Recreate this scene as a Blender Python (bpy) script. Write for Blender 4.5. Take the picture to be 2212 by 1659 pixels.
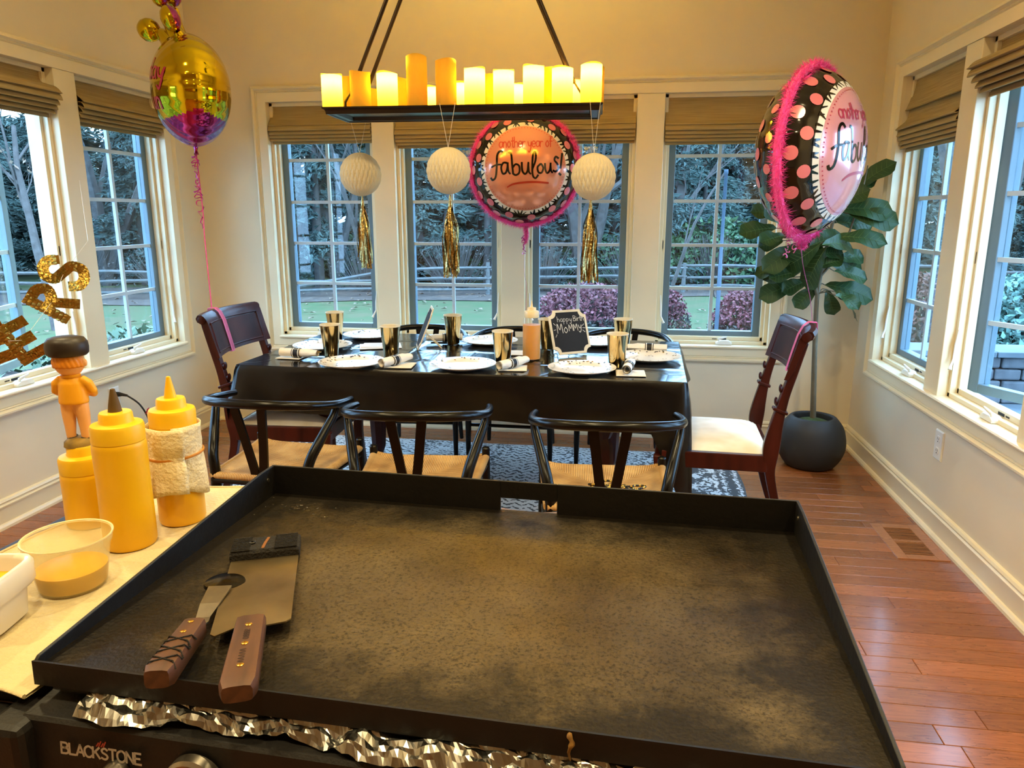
import bpy, bmesh, math, random
from math import sin, cos, pi, sqrt, atan2, radians as R_
from mathutils import Vector, Matrix, Euler, noise as mnoise
for o in list(bpy.data.objects): bpy.data.objects.remove(o)
SC = bpy.context.scene
COL = SC.collection
rnd = random.Random(11)
# ------------------------------------------------------------------ camera, sky, lamps, exposure
H = 1.42; YB = 4.72; XL = -2.82; XR = 1.455; YF = -3.4; ZC = 3.05
PITCH = R_(12.92); YAW = R_(8.39); FPX = 1580.0
cd = bpy.data.cameras.new('camera'); cam = bpy.data.objects.new('camera', cd); COL.objects.link(cam)
cam.location = (0, 0, H); cam.rotation_euler = (pi/2-PITCH, 0, YAW)
cd.sensor_fit = 'HORIZONTAL'; cd.sensor_width = 36; cd.lens = FPX/2212*36; cd.clip_start = .02; cd.clip_end = 300
SC.camera = cam
w = bpy.data.worlds.new('overcast_sky'); SC.world = w; w.use_nodes = True
bg = w.node_tree.nodes['Background']; bg.inputs[0].default_value = (.37, .65, 1.0, 1); bg.inputs[1].default_value = 5.8
vs = SC.view_settings; vs.view_transform = 'Standard'; vs.look = 'None'; vs.gamma = 1; vs.use_curve_mapping = False; vs.exposure = 1.25
SC.display_settings.display_device = 'sRGB'
CANDLE_W = 2.4      # watts of one lit candle bulb
KITCHEN_W = 8.2    # watts of one recessed kitchen downlight
# ------------------------------------------------------------------ view geometry (pixel of the photo -> point on a real plane)
_f = Vector((-sin(YAW)*cos(PITCH), cos(YAW)*cos(PITCH), -sin(PITCH))); _r = Vector((cos(YAW), sin(YAW), 0)); _u = _r.cross(_f)
def ray(x, y): return _f + _r*((x-1106)/FPX) - _u*((y-829.5)/FPX)
def onz(x, y, z): d = ray(x, y); return Vector((0, 0, H))+d*((z-H)/d.z)
def ony(x, y, Y): d = ray(x, y); return Vector((0, 0, H))+d*(Y/d.y)
def onx(x, y, X): d = ray(x, y); return Vector((0, 0, H))+d*(X/d.x)
# ------------------------------------------------------------------ mesh helpers
class MB:
    def __init__(s): s.v = []; s.f = []; s.m = []; s.cur = 0
    def add(s, vs, fs):
        b = len(s.v); s.v += [tuple(v) for v in vs]; s.f += [tuple(i+b for i in f) for f in fs]; s.m += [s.cur]*len(fs); return s
    def box(s, c, d, rot=None):
        c = Vector(c); M = Euler(rot).to_matrix() if rot else None; vs = []
        for i in (-1, 1):
            for j in (-1, 1):
                for k in (-1, 1):
                    p = Vector((i*d[0]/2, j*d[1]/2, k*d[2]/2)); vs.append(c+(M @ p if M else p))
        return s.add(vs, [(0, 1, 3, 2), (4, 6, 7, 5), (0, 4, 5, 1), (2, 3, 7, 6), (0, 2, 6, 4), (1, 5, 7, 3)])
    def bb(s, a, b): return s.box([(a[i]+b[i])/2 for i in range(3)], [abs(b[i]-a[i]) for i in range(3)])
    def loops(s, L, closed=True, cap0=False, cap1=False):
        n = len(L[0]); fs = []
        for i in range(len(L)-1):
            for j in range(n if closed else n-1):
                k = (j+1) % n; fs.append((i*n+j, i*n+k, (i+1)*n+k, (i+1)*n+j))
        if cap0: fs.append(tuple(range(n-1, -1, -1)))
        if cap1: fs.append(tuple(range((len(L)-1)*n, len(L)*n)))
        return s.add([p for l in L for p in l], fs)
    def tube(s, pts, r, n=8, caps=True, flat=1.0, up=None):
        pts = [Vector(p) for p in pts]; m = len(pts); L = []
        rr = r if isinstance(r, (list, tuple)) else [r]*m
        t0 = (pts[1]-pts[0]).normalized(); a = Vector(up) if up else Vector((0, 0, 1))
        if abs(t0.dot(a)) > .95: a = Vector((1, 0, 0))
        nx = t0.cross(a).normalized()
        for i in range(m):
            t = (pts[min(i+1, m-1)]-pts[max(i-1, 0)]).normalized()
            nx = (nx-t*nx.dot(t)).normalized(); ny = t.cross(nx)
            L.append([pts[i]+nx*(cos(2*pi*j/n)*rr[i])+ny*(sin(2*pi*j/n)*rr[i]*flat) for j in range(n)])
        return s.loops(L, True, caps, caps)
    def lathe(s, prof, n=24, c=(0, 0, 0), cap0=True, cap1=True, M=None):
        L = []
        for (r, z) in prof:
            l = [Vector((r*cos(2*pi*j/n), r*sin(2*pi*j/n), z)) for j in range(n)]
            if M: l = [M @ p for p in l]
            L.append([p+Vector(c) for p in l])
        return s.loops(L, True, cap0, cap1)
    def ell(s, c, r, nu=14, nv=9, M=None):
        c = Vector(c); L = []
        for i in range(nv+1):
            a = -pi/2+pi*i/nv; a = max(-pi/2+.02, min(pi/2-.02, a)); l = []
            for j in range(nu):
                p = Vector((r[0]*cos(a)*cos(2*pi*j/nu), r[1]*cos(a)*sin(2*pi*j/nu), r[2]*sin(a)))
                l.append(c+(M @ p if M else p))
            L.append(l)
        return s.loops(L, True, True, True)
    def prism(s, poly, h, M=None):
        n = len(poly); b = [Vector((p[0], p[1], 0)) for p in poly]; t = [Vector((p[0], p[1], h)) for p in poly]
        if M: b = [M @ p for p in b]; t = [M @ p for p in t]
        return s.add(b+t, [tuple(range(n-1, -1, -1)), tuple(range(n, 2*n))]+[(i, (i+1) % n, n+(i+1) % n, n+i) for i in range(n)])
    def grid(s, fn, nu, nv, closed_u=False):
        vs = [fn(i/(nu if closed_u else nu-1), j/(nv-1)) for j in range(nv) for i in range(nu)]; fs = []
        for j in range(nv-1):
            for i in range(nu if closed_u else nu-1):
                k = (i+1) % nu; fs.append((j*nu+i, j*nu+k, (j+1)*nu+k, (j+1)*nu+i))
        return s.add(vs, fs)
    def mesh(s, name, mats, smooth=None, recalc=True):
        me = bpy.data.meshes.new(name); me.from_pydata(s.v, [], s.f)
        for m in (mats if isinstance(mats, (list, tuple)) else [mats]): me.materials.append(m)
        if any(s.m): me.polygons.foreach_set('material_index', s.m)
        if recalc:
            bm = bmesh.new(); bm.from_mesh(me); bmesh.ops.recalc_face_normals(bm, faces=bm.faces); bm.to_mesh(me); bm.free()
        if smooth is not None:
            me.polygons.foreach_set('use_smooth', [True]*len(me.polygons))
            if smooth < 179: me.set_sharp_from_angle(angle=R_(smooth))
        me.update(); return me
def TM(loc=(0, 0, 0), rot=(0, 0, 0)): return Matrix.LocRotScale(Vector(loc), Euler(rot), None)
def link(name, me, parent=None, world=False, loc=None, rot=None):
    o = bpy.data.objects.new(name, me); COL.objects.link(o)
    if loc: o.location = loc
    if rot: o.rotation_euler = rot
    if parent:
        o.parent = parent
        if world: o.matrix_parent_inverse = wm(parent).inverted()
    return o
def wm(o):
    M = Matrix.LocRotScale(o.location, o.rotation_euler, o.scale)
    return wm(o.parent) @ o.matrix_parent_inverse @ M if o.parent else M
def part(name, mb, mats, parent=None, smooth=40, world=False, bevel=0, loc=None, rot=None, label=None, kind=None, seg=2, recalc=True):
    o = link(name, mb.mesh(name, mats, smooth, recalc), parent, world, loc, rot)
    if bevel:
        b = o.modifiers.new('edge', 'BEVEL'); b.width = bevel; b.segments = seg; b.limit_method = 'ANGLE'; b.angle_limit = R_(50)
    if label: o['label'] = label
    if kind: o['kind'] = kind
    return o
def tag(o, label, cat, group=None, kind=None):
    o['label'] = label; o['category'] = cat
    if group: o['group'] = group
    if kind: o['kind'] = kind
    return o
def thing(name, label=None, cat=None, loc=(0, 0, 0), rz=0, group=None, kind=None, rot=None):
    o = bpy.data.objects.new(name, None); COL.objects.link(o); o.location = loc; o.rotation_euler = rot or (0, 0, rz); o.empty_display_size = .1
    if label: tag(o, label, cat, group)
    if kind: o['kind'] = kind
    return o
def struct(name, mb, mats, smooth=40, bevel=0): return part(name, mb, mats, None, smooth, kind='structure', bevel=bevel)
def copy_tree(o, parent=None):
    c = o.copy(); COL.objects.link(c); c.parent = parent
    if parent: c.matrix_parent_inverse = o.matrix_parent_inverse.copy()
    for ch in list(o.children): copy_tree(ch, c)
    return c
def dup(proto, label, loc, rz=0, group=None):
    c = copy_tree(proto); c.location = loc; c.rotation_euler = (0, 0, rz); c['label'] = label
    if group: c['group'] = group
    return c
def catmull(P, k=6, closed=False):
    P = [Vector(p) for p in P]; n = len(P); out = []
    if n < 3: return P
    for i in range(n if closed else n-1):
        p0, p1, p2, p3 = (P[(i-1) % n], P[i], P[(i+1) % n], P[(i+2) % n]) if closed else (P[max(i-1, 0)], P[i], P[i+1], P[min(i+2, n-1)])
        for j in range(k):
            t = j/k; out.append(.5*((2*p1)+(p2-p0)*t+(2*p0-5*p1+4*p2-p3)*t*t+(3*p1-p0-3*p2+p3)*t**3))
    if not closed: out.append(P[-1])
    return out
def ribbon2d(mb, P, wd, fn, k=5, taper=False):
    """a stroke of lettering: smooth 2-D centre line widened and laid on a surface fn(u,v)->point"""
    Q = catmull([(p[0], p[1], 0) for p in P], k) if len(P) > 2 else [Vector((p[0], p[1], 0)) for p in P]
    if len(Q) == 2: Q = [Q[0].lerp(Q[1], i/4) for i in range(5)]
    vs = []; n = len(Q)
    for i, q in enumerate(Q):
        t = (Q[min(i+1, n-1)]-Q[max(i-1, 0)]).normalized(); nn = Vector((-t.y, t.x, 0))
        ww = wd*(.55+.45*sin(pi*min(1, (i+.6)/(n*.5)) * .5) if taper else 1)/2
        if i == 0: q = q-t*wd*.3
        if i == n-1: q = q+t*wd*.3
        a = q+nn*ww; b = q-nn*ww; vs += [fn(a.x, a.y), fn(b.x, b.y)]
    mb.add(vs, [(2*i, 2*i+1, 2*i+3, 2*i+2) for i in range(n-1)])
# ------------------------------------------------------------------ materials
def lin(c):
    if isinstance(c, str): c = [int(c[i:i+2], 16)/255 for i in (1, 3, 5)]
    return [x/12.92 if x <= .04045 else ((x+.055)/1.055)**2.4 for x in c]
def mat(name, col, rough=.5, metal=0, var=.12, scale=8, bump=0, bscale=60, spec=.5, coat=0, trans=0, stretch=None, ior=1.45, sheen=0, col2=None, alpha=1, sub=0, vdetail=4, emit=0, crough=.05):
    m = bpy.data.materials.new(name); m.use_nodes = True; nt = m.node_tree; N = nt.nodes; Lk = nt.links; b = N['Principled BSDF']
    c = lin(col); b.inputs['Roughness'].default_value = rough; b.inputs['Metallic'].default_value = metal
    b.inputs['Specular IOR Level'].default_value = spec; b.inputs['Coat Weight'].default_value = coat; b.inputs['Coat Roughness'].default_value = crough; b.inputs['IOR'].default_value = ior
    b.inputs['Transmission Weight'].default_value = trans; b.inputs['Alpha'].default_value = alpha; b.inputs['Sheen Weight'].default_value = sheen
    if sub: b.inputs['Subsurface Weight'].default_value = sub; b.inputs['Subsurface Radius'].default_value = (.02, .012, .006)
    tc = N.new('ShaderNodeTexCoord'); mp = N.new('ShaderNodeMapping'); Lk.new(tc.outputs['Object'], mp.inputs[0])
    if stretch: mp.inputs['Scale'].default_value = stretch
    nz = N.new('ShaderNodeTexNoise'); nz.inputs['Scale'].default_value = scale; nz.inputs['Detail'].default_value = vdetail; Lk.new(mp.outputs[0], nz.inputs[0])
    rp = N.new('ShaderNodeValToRGB'); c2 = lin(col2) if col2 else [x*(1-var) for x in c]
    c1 = c if col2 else [min(1, x*(1+var*.5)) for x in c]
    rp.color_ramp.elements[0].position = .3; rp.color_ramp.elements[1].position = .7
    rp.color_ramp.elements[0].color = (*c2, 1); rp.color_ramp.elements[1].color = (*c1, 1)
    Lk.new(nz.outputs[0], rp.inputs[0]); Lk.new(rp.outputs[0], b.inputs['Base Color'])
    if bump:
        n2 = N.new('ShaderNodeTexNoise'); n2.inputs['Scale'].default_value = bscale; n2.inputs['Detail'].default_value = 3; Lk.new(mp.outputs[0], n2.inputs[0])
        bp = N.new('ShaderNodeBump'); bp.inputs['Strength'].default_value = bump; bp.inputs['Distance'].default_value = .01
        Lk.new(n2.outputs[0], bp.inputs['Height']); Lk.new(bp.outputs[0], b.inputs['Normal'])
    m['ramp'] = rp.name
    return m
def nodes(m): return m.node_tree.nodes, m.node_tree.links, m.node_tree.nodes['Principled BSDF']
def mathn(N, Lk, op, a, b=None, c=None):
    n = N.new('ShaderNodeMath'); n.operation = op
    for i, x in enumerate((a, b, c)):
        if x is None: continue
        if isinstance(x, (int, float)): n.inputs[i].default_value = x
        else: Lk.new(x, n.inputs[i])
    return n.outputs[0]
M = {}
M['wall'] = mat('painted_wall', '#e6d8ba', .75, var=.03, scale=3, bump=.05, bscale=300)
M['ceiling'] = mat('ceiling_paint', '#eadfc6', .85, var=.02)
M['trim'] = mat('cream_trim_paint', '#ebddba', .32, var=.03, scale=4)
M['sash'] = mat('sash_cladding', '#687e8b', .4, var=.06, scale=5)
M['muntin'] = mat('muntin_paint', '#b9c6cd', .4, var=.04)
M['white_plastic'] = mat('white_plastic', '#eceae2', .35, var=.03)
M['dark_metal'] = mat('dark_latch_metal', '#2a2724', .4, .6)
M['black_print'] = mat('black_print', '#1b1a1a', .6)
# thin window glass: mostly see-through with a weak mirror
g = bpy.data.materials.new('window_glass'); g.use_nodes = True; N, Lk = g.node_tree.nodes, g.node_tree.links; N.remove(N['Principled BSDF'])
tr = N.new('ShaderNodeBsdfTransparent'); tr.inputs[0].default_value = (.93, .96, .97, 1); gl = N.new('ShaderNodeBsdfGlossy'); gl.inputs['Roughness'].default_value = .02
fr0 = N.new('ShaderNodeLayerWeight'); fr0.inputs[0].default_value = .5; fr1 = N.new('ShaderNodeMath'); fr1.operation = 'POWER'; fr1.inputs[1].default_value = 5; Lk.new(fr0.outputs['Facing'], fr1.inputs[0]); fr = N.new('ShaderNodeMath'); fr.operation = 'MULTIPLY_ADD'; fr.inputs[1].default_value = .6; fr.inputs[2].default_value = .03; Lk.new(fr1.outputs[0], fr.inputs[0]); mx = N.new('ShaderNodeMixShader')
nzg = N.new('ShaderNodeTexNoise'); nzg.inputs['Scale'].default_value = 1.5; bpg = N.new('ShaderNodeBump'); bpg.inputs['Strength'].default_value = .02; Lk.new(nzg.outputs[0], bpg.inputs['Height']); Lk.new(bpg.outputs[0], gl.inputs['Normal'])
Lk.new(fr.outputs[0], mx.inputs[0]); Lk.new(tr.outputs[0], mx.inputs[1]); Lk.new(gl.outputs[0], mx.inputs[2]); Lk.new(mx.outputs[0], N['Material Output'].inputs[0])
M['glass'] = g
# oak floor
def oak(name, c1, c2, dark, rough=.28):
    m = mat(name, c1, rough, var=.2, scale=3, stretch=(1, 9, 9), coat=.25, crough=.12); N, Lk, b = nodes(m)
    rp = N[m['ramp']]; tc = N.new('ShaderNodeTexCoord'); oi = N.new('ShaderNodeObjectInfo')
    ad = N.new('ShaderNodeVectorMath'); ad.operation = 'ADD'; mlt = N.new('ShaderNodeVectorMath'); mlt.operation = 'SCALE'; mlt.inputs['Scale'].default_value = 1
    cb = N.new('ShaderNodeCombineXYZ'); sc = mathn(N, Lk, 'MULTIPLY', oi.outputs['Random'], 37.0); Lk.new(sc, cb.inputs[0]); Lk.new(sc, cb.inputs[1])
    Lk.new(tc.outputs['Object'], ad.inputs[0]); Lk.new(cb.outputs[0], ad.inputs[1])
    mp = N.new('ShaderNodeMapping'); mp.inputs['Scale'].default_value = (1.4, 16, 16); Lk.new(ad.outputs[0], mp.inputs[0])
    wv = N.new('ShaderNodeTexNoise'); wv.inputs['Scale'].default_value = 2.2; wv.inputs['Detail'].default_value = 5; wv.inputs['Distortion'].default_value = .6; Lk.new(mp.outputs[0], wv.inputs[0])
    fr_ = mathn(N, Lk, 'FRACT', mathn(N, Lk, 'MULTIPLY', wv.outputs[0], 9.0))
    r2 = N.new('ShaderNodeValToRGB'); e = r2.color_ramp.elements; e[0].position = 0; e[0].color = (*lin(c2), 1); e[1].position = 1; e[1].color = (*lin(c1), 1)
    e2 = r2.color_ramp.elements.new(.86); e2.color = (*lin(c1), 1); e3 = r2.color_ramp.elements.new(.95); e3.color = (*lin(dark), 1)
    Lk.new(fr_, r2.inputs[0])
    hs = N.new('ShaderNodeHueSaturation'); Lk.new(r2.outputs[0], hs.inputs['Color'])
    Lk.new(mathn(N, Lk, 'MULTIPLY_ADD', oi.outputs['Random'], .5, .75), hs.inputs['Value'])
    Lk.new(hs.outputs[0], b.inputs['Base Color']); return m
M['oak'] = oak('oak_plank', '#985c32', '#864e2a', '#5f361d', .26)
M['oak_vent'] = oak('oak_register', '#a5714a', '#8e5a36', '#6a4022', .4)
# ================================================================== ROOM SHELL
def wp(W, u, z, p):
    if W == 'b': return Vector((u, YB-p, z))
    if W == 'l': return Vector((XL+p, u, z))
    return Vector((XR-p, u, z))
def wbox(mb, W, u0, u1, z0, z1, p0, p1):
    a, b = wp(W, u0, z0, p0), wp(W, u1, z1, p1)
    return mb.bb((min(a.x, b.x), min(a.y, b.y), min(a.z, b.z)), (max(a.x, b.x), max(a.y, b.y), max(a.z, b.z)))
ZI0, ZI1 = .612, 2.135           # inside of the window casings
OPEN = {'b': (-2.298, .925), 'l': (1.94, 4.36), 'r': (1.93, 4.365)}
WIN = {'b': [(-2.298, -1.598), (-1.452, -.765), (-.612, .066), (.23, .925)],
       'l': [(3.64, 4.36), (2.79, 3.49), (1.94, 2.64)], 'r': [(3.64, 4.365), (2.785, 3.485), (1.93, 2.63)]}
RNG = {'b': (XL-.16, XR+.16), 'l': (YF-.16, YB), 'r': (YF-.16, YB)}
for W, nm in (('b', 'wall_back'), ('l', 'wall_left'), ('r', 'wall_right')):
    mb = MB(); a, b = RNG[W]; o0, o1 = OPEN[W]
    wbox(mb, W, a, o0, 0, ZC, 0, -.16); wbox(mb, W, o1, b, 0, ZC, 0, -.16); wbox(mb, W, o0, o1, 0, ZI0, 0, -.16); wbox(mb, W, o0, o1, ZI1, ZC, 0, -.16)
    struct(nm, mb, M['wall'], None)
mb = MB(); mb.bb((XL-.16, YF-.16, 0), (XR+.16, YF, ZC)); struct('wall_front', mb, M['wall'], None)
mb = MB(); mb.bb((XL-.16, YF-.16, ZC), (XR+.16, YB+.16, ZC+.1)); struct('ceiling', mb, M['ceiling'], None)
# floor of oak strips running across the room
mb = MB(); mb.bb((XL, YF, -.12), (XR, YB, -.004)); floor = struct('floor', mb, M['oak'], None)
pw = .083; y = YB; rows = 0
while y > .55:
    x = XL-rnd.uniform(0, .9)
    while x < XR:
        L = rnd.uniform(.55, 1.5); x0, x1 = max(x, XL), min(x+L, XR)
        if x1-x0 > .04:
            mb = MB(); hx, hy = (x1-x0)/2-.0006, pw/2-.0006; c = .0015
            mb.loops([[(-hx, -hy, -.006), (hx, -hy, -.006), (hx, hy, -.006), (-hx, hy, -.006)], [(-hx, -hy, -c), (hx, -hy, -c), (hx, hy, -c), (-hx, hy, -c)],
                      [(-hx+c, -hy+c, 0), (hx-c, -hy+c, 0), (hx-c, hy-c, 0), (-hx+c, hy-c, 0)]], True, True, True)
            part('plank', mb, M['oak'], floor, None, loc=((x0+x1)/2, y-pw/2, 0))
        x += L
    y -= pw
# baseboards with cap and shoe mould
def strip(W, u0, u1, prof):
    mb = MB(); mb.loops([[wp(W, u0, z, p) for (p, z) in prof], [wp(W, u1, z, p) for (p, z) in prof]], True, True, True); return mb
BP = [(0, 0), (.03, 0), (.029, .012), (.022, .022), (.014, .024), (.014, .098), (.02, .1), (.02, .106), (.012, .112), (.012, .118), (.017, .122), (.012, .132), (.004, .136), (0, .136)]
for W, nm, a, b in (('b', 'baseboard_back', XL, XR), ('l', 'baseboard_left', YF, YB-.012), ('r', 'baseboard_right', YF, YB-.012)):
    struct(nm, strip(W, a, b, BP), M['trim'], 30)
# picture-frame window casings (mitred), stools, mullion boards
CP = [(0, 0), (0, .018), (.006, .02), (.056, .02), (.058, .015), (.064, .024), (.069, .019), (.078, .034), (.087, .032), (.091, .024), (.096, .022), (.096, 0)]
for k, W in enumerate('blr'):
    u0, u1 = OPEN[W]; mb = MB()
    mb.loops([[wp(W, u0-d, ZI0-d, h), wp(W, u1+d, ZI0-d, h), wp(W, u1+d, ZI1+d, h), wp(W, u0-d, ZI1+d, h)] for d, h in CP], True); tr = struct('trim_%d' % (k+1), mb, M['trim'], 30)
    mb = MB(); prof = [(-.10, ZI0-.008), (.03, ZI0-.008), (.037, ZI0-.003), (.039, ZI0+.003), (.035, ZI0+.009), (.028, ZI0+.011), (-.10, ZI0+.011)]
    part('window_stool', strip(W, u0-.005, u1+.005, prof), M['trim'], tr, 30)
    ws = sorted(WIN[W])
    for i in range(len(ws)-1):
        mb = MB(); wbox(mb, W, ws[i][1], ws[i+1][0], ZI0+.01, ZI1, -.10, .014); part('mullion_board', mb, M['trim'], tr, None, bevel=.003)
# windows -----------------------------------------------------------
def prot(W, u, z, p, hinge, ang):
    """swing a sash point open about a vertical hinge line"""
    if not ang: return wp(W, u, z, p)
    du, dp = u-hinge, p+.1; s = 1 if du >= 0 else -1; a = ang*s
    return wp(W, hinge+du*cos(a)-0*dp, z, -.1-abs(du)*sin(abs(ang))+dp)
wn = 0
def window(W, u0, u1, opened=0, far_end=True, lever_side=1):
    global wn; wn += 1
    c = wp(W, (u0+u1)/2, ZI0, -.08); win = thing('window_%d' % wn, loc=c, kind='structure')
    win['label'] = 'white casement window with a divided-light grille'
    mb = MB(); z0, z1 = ZI0+.011, ZI1; j = .022
    for a, b, cc, d in ((u0, u0+j, z0, z1), (u1-j, u1, z0, z1), (u0, u1, z0, z0+.02), (u0, u1, z1-j, z1)): wbox(mb, W, a, b, cc, d, -.03, -.155)
    for a, b, cc, d in ((u0+j, u0+j+.018, z0, z1), (u1-j-.018, u1-j, z0, z1), (u0, u1, z0+.02, z0+.045), (u0, u1, z1-j-.02, z1-j)): wbox(mb, W, a, b, cc, d, -.06, -.095)
    part('frame', mb, M['trim'], win, None, world=True, bevel=.002)
    # sash hinged on one side
    a, b, zz0, zz1 = u0+.03, u1-.03, z0+.035, z1-.03; sw = .052; hinge = a if far_end else b
    def sbox(mb, a, b, c, d, p0, p1):
        vs = [prot(W, x, zz, pp, hinge, opened) for x in (a, b) for zz in (c, d) for pp in (p0, p1)]
        mb.add(vs, [(0, 1, 3, 2), (4, 6, 7, 5), (0, 4, 5, 1), (2, 3, 7, 6), (0, 2, 6, 4), (1, 5, 7, 3)])
    mb = MB()
    for q in ((a, a+sw, zz0, zz1), (b-sw, b, zz0, zz1), (a+sw, b-sw, zz0, zz0+sw*.8), (a+sw, b-sw, zz1-sw, zz1)): sbox(mb, *q, -.095, -.145)
    part('sash', mb, M['sash'], win, None, world=True, bevel=.003)
    ga, gb, gz0, gz1 = a+sw, b-sw, zz0+sw*.8, zz1-sw; gm = (ga+gb)/2; t = .010
    zs = [gz0+(gz1-gz0)*i/5 for i in range(6)]
    mb = MB(); sbox(mb, gm-t, gm+t, gz0, gz1, -.1, -.118); part('muntin', mb, M['muntin'], win, None, world=True)
    for z in zs[1:-1]:
        mb = MB(); sbox(mb, ga, gb, z-t, z+t, -.101, -.117); part('muntin', mb, M['muntin'], win, None, world=True)
    for i in range(5):
        for (x0, x1) in ((ga, gm), (gm, gb)):
            mb = MB(); sbox(mb, x0, x1, zs[i], zs[i+1], -.119, -.123); part('pane', mb, M['glass'], win, None, world=True)
    # crank operator, maker's sticker, sash lock
    cu = u0+(u1-u0)*((.43 if u0 < -2 else .62) if W == 'b' else .4); zc = z0+.001; mb = MB(); mb.m = []
    prof = [(-.05, 0), (.05, 0), (.05, .012), (.03, .026), (-.02, .026), (-.05, .014)]
    L = [[wp(W, cu+q[0], zc+q[1], -.005) for q in prof], [wp(W, cu+q[0]*1.05, zc+q[1], -.05) for q in prof]]; mb.loops(L, True, True, True)
    part('crank_housing', mb, M['white_plastic'], win, 40, world=True, bevel=.003)
    mb = MB(); mb.tube([wp(W, cu-.03, zc+.026, -.015), wp(W, cu-.034, zc+.036, -.01), wp(W, cu-.005, zc+.046, -.004), wp(W, cu+.016, zc+.052, -.002)], [.008, .008, .006, .004], 8)
    part('crank_handle', mb, M['white_plastic'], win, 60, world=True)
    mb = MB(); su = cu-.03; wbox(mb, W, su, su+.05, z0+.024, z0+.036, -.0585, -.0592); part('sticker', mb, M['black_print'], win, None, world=True)
    mb = MB()
    for i in range(5): wbox(mb, W, su-.038+i*.006, su-.034+i*.006, z0+.027, z0+.034, -.0585, -.0592)
    part('sticker_lettering', mb, M['black_print'], win, None, world=True)
    lu = (u1-.024) if lever_side > 0 else (u0+.024); sg = -lever_side
    mb = MB(); mb.tube([wp(W, lu, .93, -.035), wp(W, lu+sg*.004, .86, -.026), wp(W, lu+sg*.006, .80, -.024), wp(W, lu+sg*.02, .77, -.01), wp(W, lu+sg*.026, .755, -.006)], [.004, .006, .005, .006, .009], 8)
    part('lock_lever', mb, M['white_plastic'], win, 60, world=True)
    mb = MB(); wbox(mb, W, lu-.006, lu+.006, 1.22, 1.27, -.06, -.09); part('keeper', mb, M['dark_metal'], win, None, world=True)
    return win
for i, (a, b) in enumerate(WIN['b']): window('b', a, b, 0, True, 1 if i < 2 else -1)
for i, (a, b) in enumerate(WIN['l']): window('l', a, b, R_(18) if i == 1 else 0, True, 1)
for i, (a, b) in enumerate(WIN['r']): window('r', a, b, R_(26) if i == 1 else 0, False, 1)
# roman shades ------------------------------------------------------
m = mat('woven_shade', '#a98c58', .8, var=.0, scale=10); N, Lk, b_ = nodes(m)
tc = N.new('ShaderNodeTexCoord'); mp = N.new('ShaderNodeMapping'); mp.inputs['Scale'].default_value = (4, 4, 330); Lk.new(tc.outputs['Object'], mp.inputs[0])
nz = N.new('ShaderNodeTexNoise'); nz.inputs['Scale'].default_value = 1; nz.inputs['Detail'].default_value = 3; Lk.new(mp.outputs[0], nz.inputs[0])
rp = N[m['ramp']]; rp.color_ramp.elements[0].color = (*lin('#8f7748'), 1); rp.color_ramp.elements[1].color = (*lin('#b39c6c'), 1); Lk.new(nz.outputs[0], rp.inputs[0])
bp = N.new('ShaderNodeBump'); bp.inputs['Strength'].default_value = .2; bp.inputs['Distance'].default_value = .004; Lk.new(nz.outputs[0], bp.inputs['Height']); Lk.new(bp.outputs[0], b_.inputs['Normal'])
M['shade'] = m
def shade(W, u0, u1, zb, label, long=False, bulge=.0):
    u0 += .006; u1 -= .006; root = thing('roman_shade', label, 'shade', wp(W, (u0+u1)/2, zb, -.02), group='woven roman shades at the windows')
    def sheet(prof, th=.004, inset=0):
        P = catmull([(p, z, 0) for p, z in prof], 5); n = len(P); mb = MB(); outer = []; inner = []
        for i, q in enumerate(P):
            t = (P[min(i+1, n-1)]-P[max(i-1, 0)]).normalized(); outer.append((q.x, q.y)); inner.append((q.x-(-t.y)*th, q.y-t.x*th))
        loop = outer+inner[::-1]
        mb.loops([[wp(W, u0+inset, z, p) for p, z in loop], [wp(W, u1-inset, z, p) for p, z in loop]], True, True, True); return mb
    zf = zb+.115; bg_ = bulge
    if long:
        part('flat_panel', sheet([(-.045, 2.128), (-.035, 2.05), (-.012, 1.975), (-.006, 1.966), (-.016, 1.962)]), M['shade'], root, 40, world=True)
        part('flat_panel', sheet([(-.03, 1.985), (-.02, 1.92), (.012, zf+.02), (.03, zf+.004), (.028, zf-.004), (.012, zf-.002)]), M['shade'], root, 40, world=True)
    else:
        part('flat_panel', sheet([(-.045, 2.128), (-.04, 2.07), (-.015+bg_, zf+.03), (.012+bg_, zf+.004), (.014+bg_, zf-.004), (-.005, zf-.003)]), M['shade'], root, 40, world=True)
    part('liner', sheet([(-.05, 2.1), (-.05, zf), (-.045, zb+.012)], .004, .004), M['shade'], root, 40, world=True)
    z = zf-.002
    for i in range(4):
        h = .034-.002*i; pz = .018+bg_*.8-.008*i-bg_*.2*i
        part('fold', sheet([(pz-.02, z+.008), (pz-.002, z-h*.3), (pz+.005, z-h*.8), (pz+.003, z-h), (pz-.014, z-h+.004)], inset=.002*(i % 2)), M['shade'], root, 40, world=True); z -= h*.72
    part('hem', sheet([(-.035, z+.004), (-.03, zb+.02), (-.028, zb+.003), (-.032, zb)], .006, .004), M['shade'], root, 40, world=True)
SB = [('b', 0, 1.878, 'woven roman shade on the back wall window nearest the gold balloon'), ('b', 1, 1.842, 'woven roman shade behind the middle paper ball'),
      ('b', 2, 1.855, 'woven roman shade behind the pink balloon with the lettering facing us'), ('b', 3, 1.842, 'woven roman shade on the back wall window nearest the fig tree')]
for W, i, zb, lb in SB: shade(W, *WIN[W][i], zb, lb)
shade('l', *WIN['l'][0], 1.885, 'woven roman shade on the left wall beside the gold balloon', bulge=.03)
shade('l', *WIN['l'][1], 1.9, 'woven roman shade on the open left wall window above the foil letters', bulge=.04)
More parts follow.
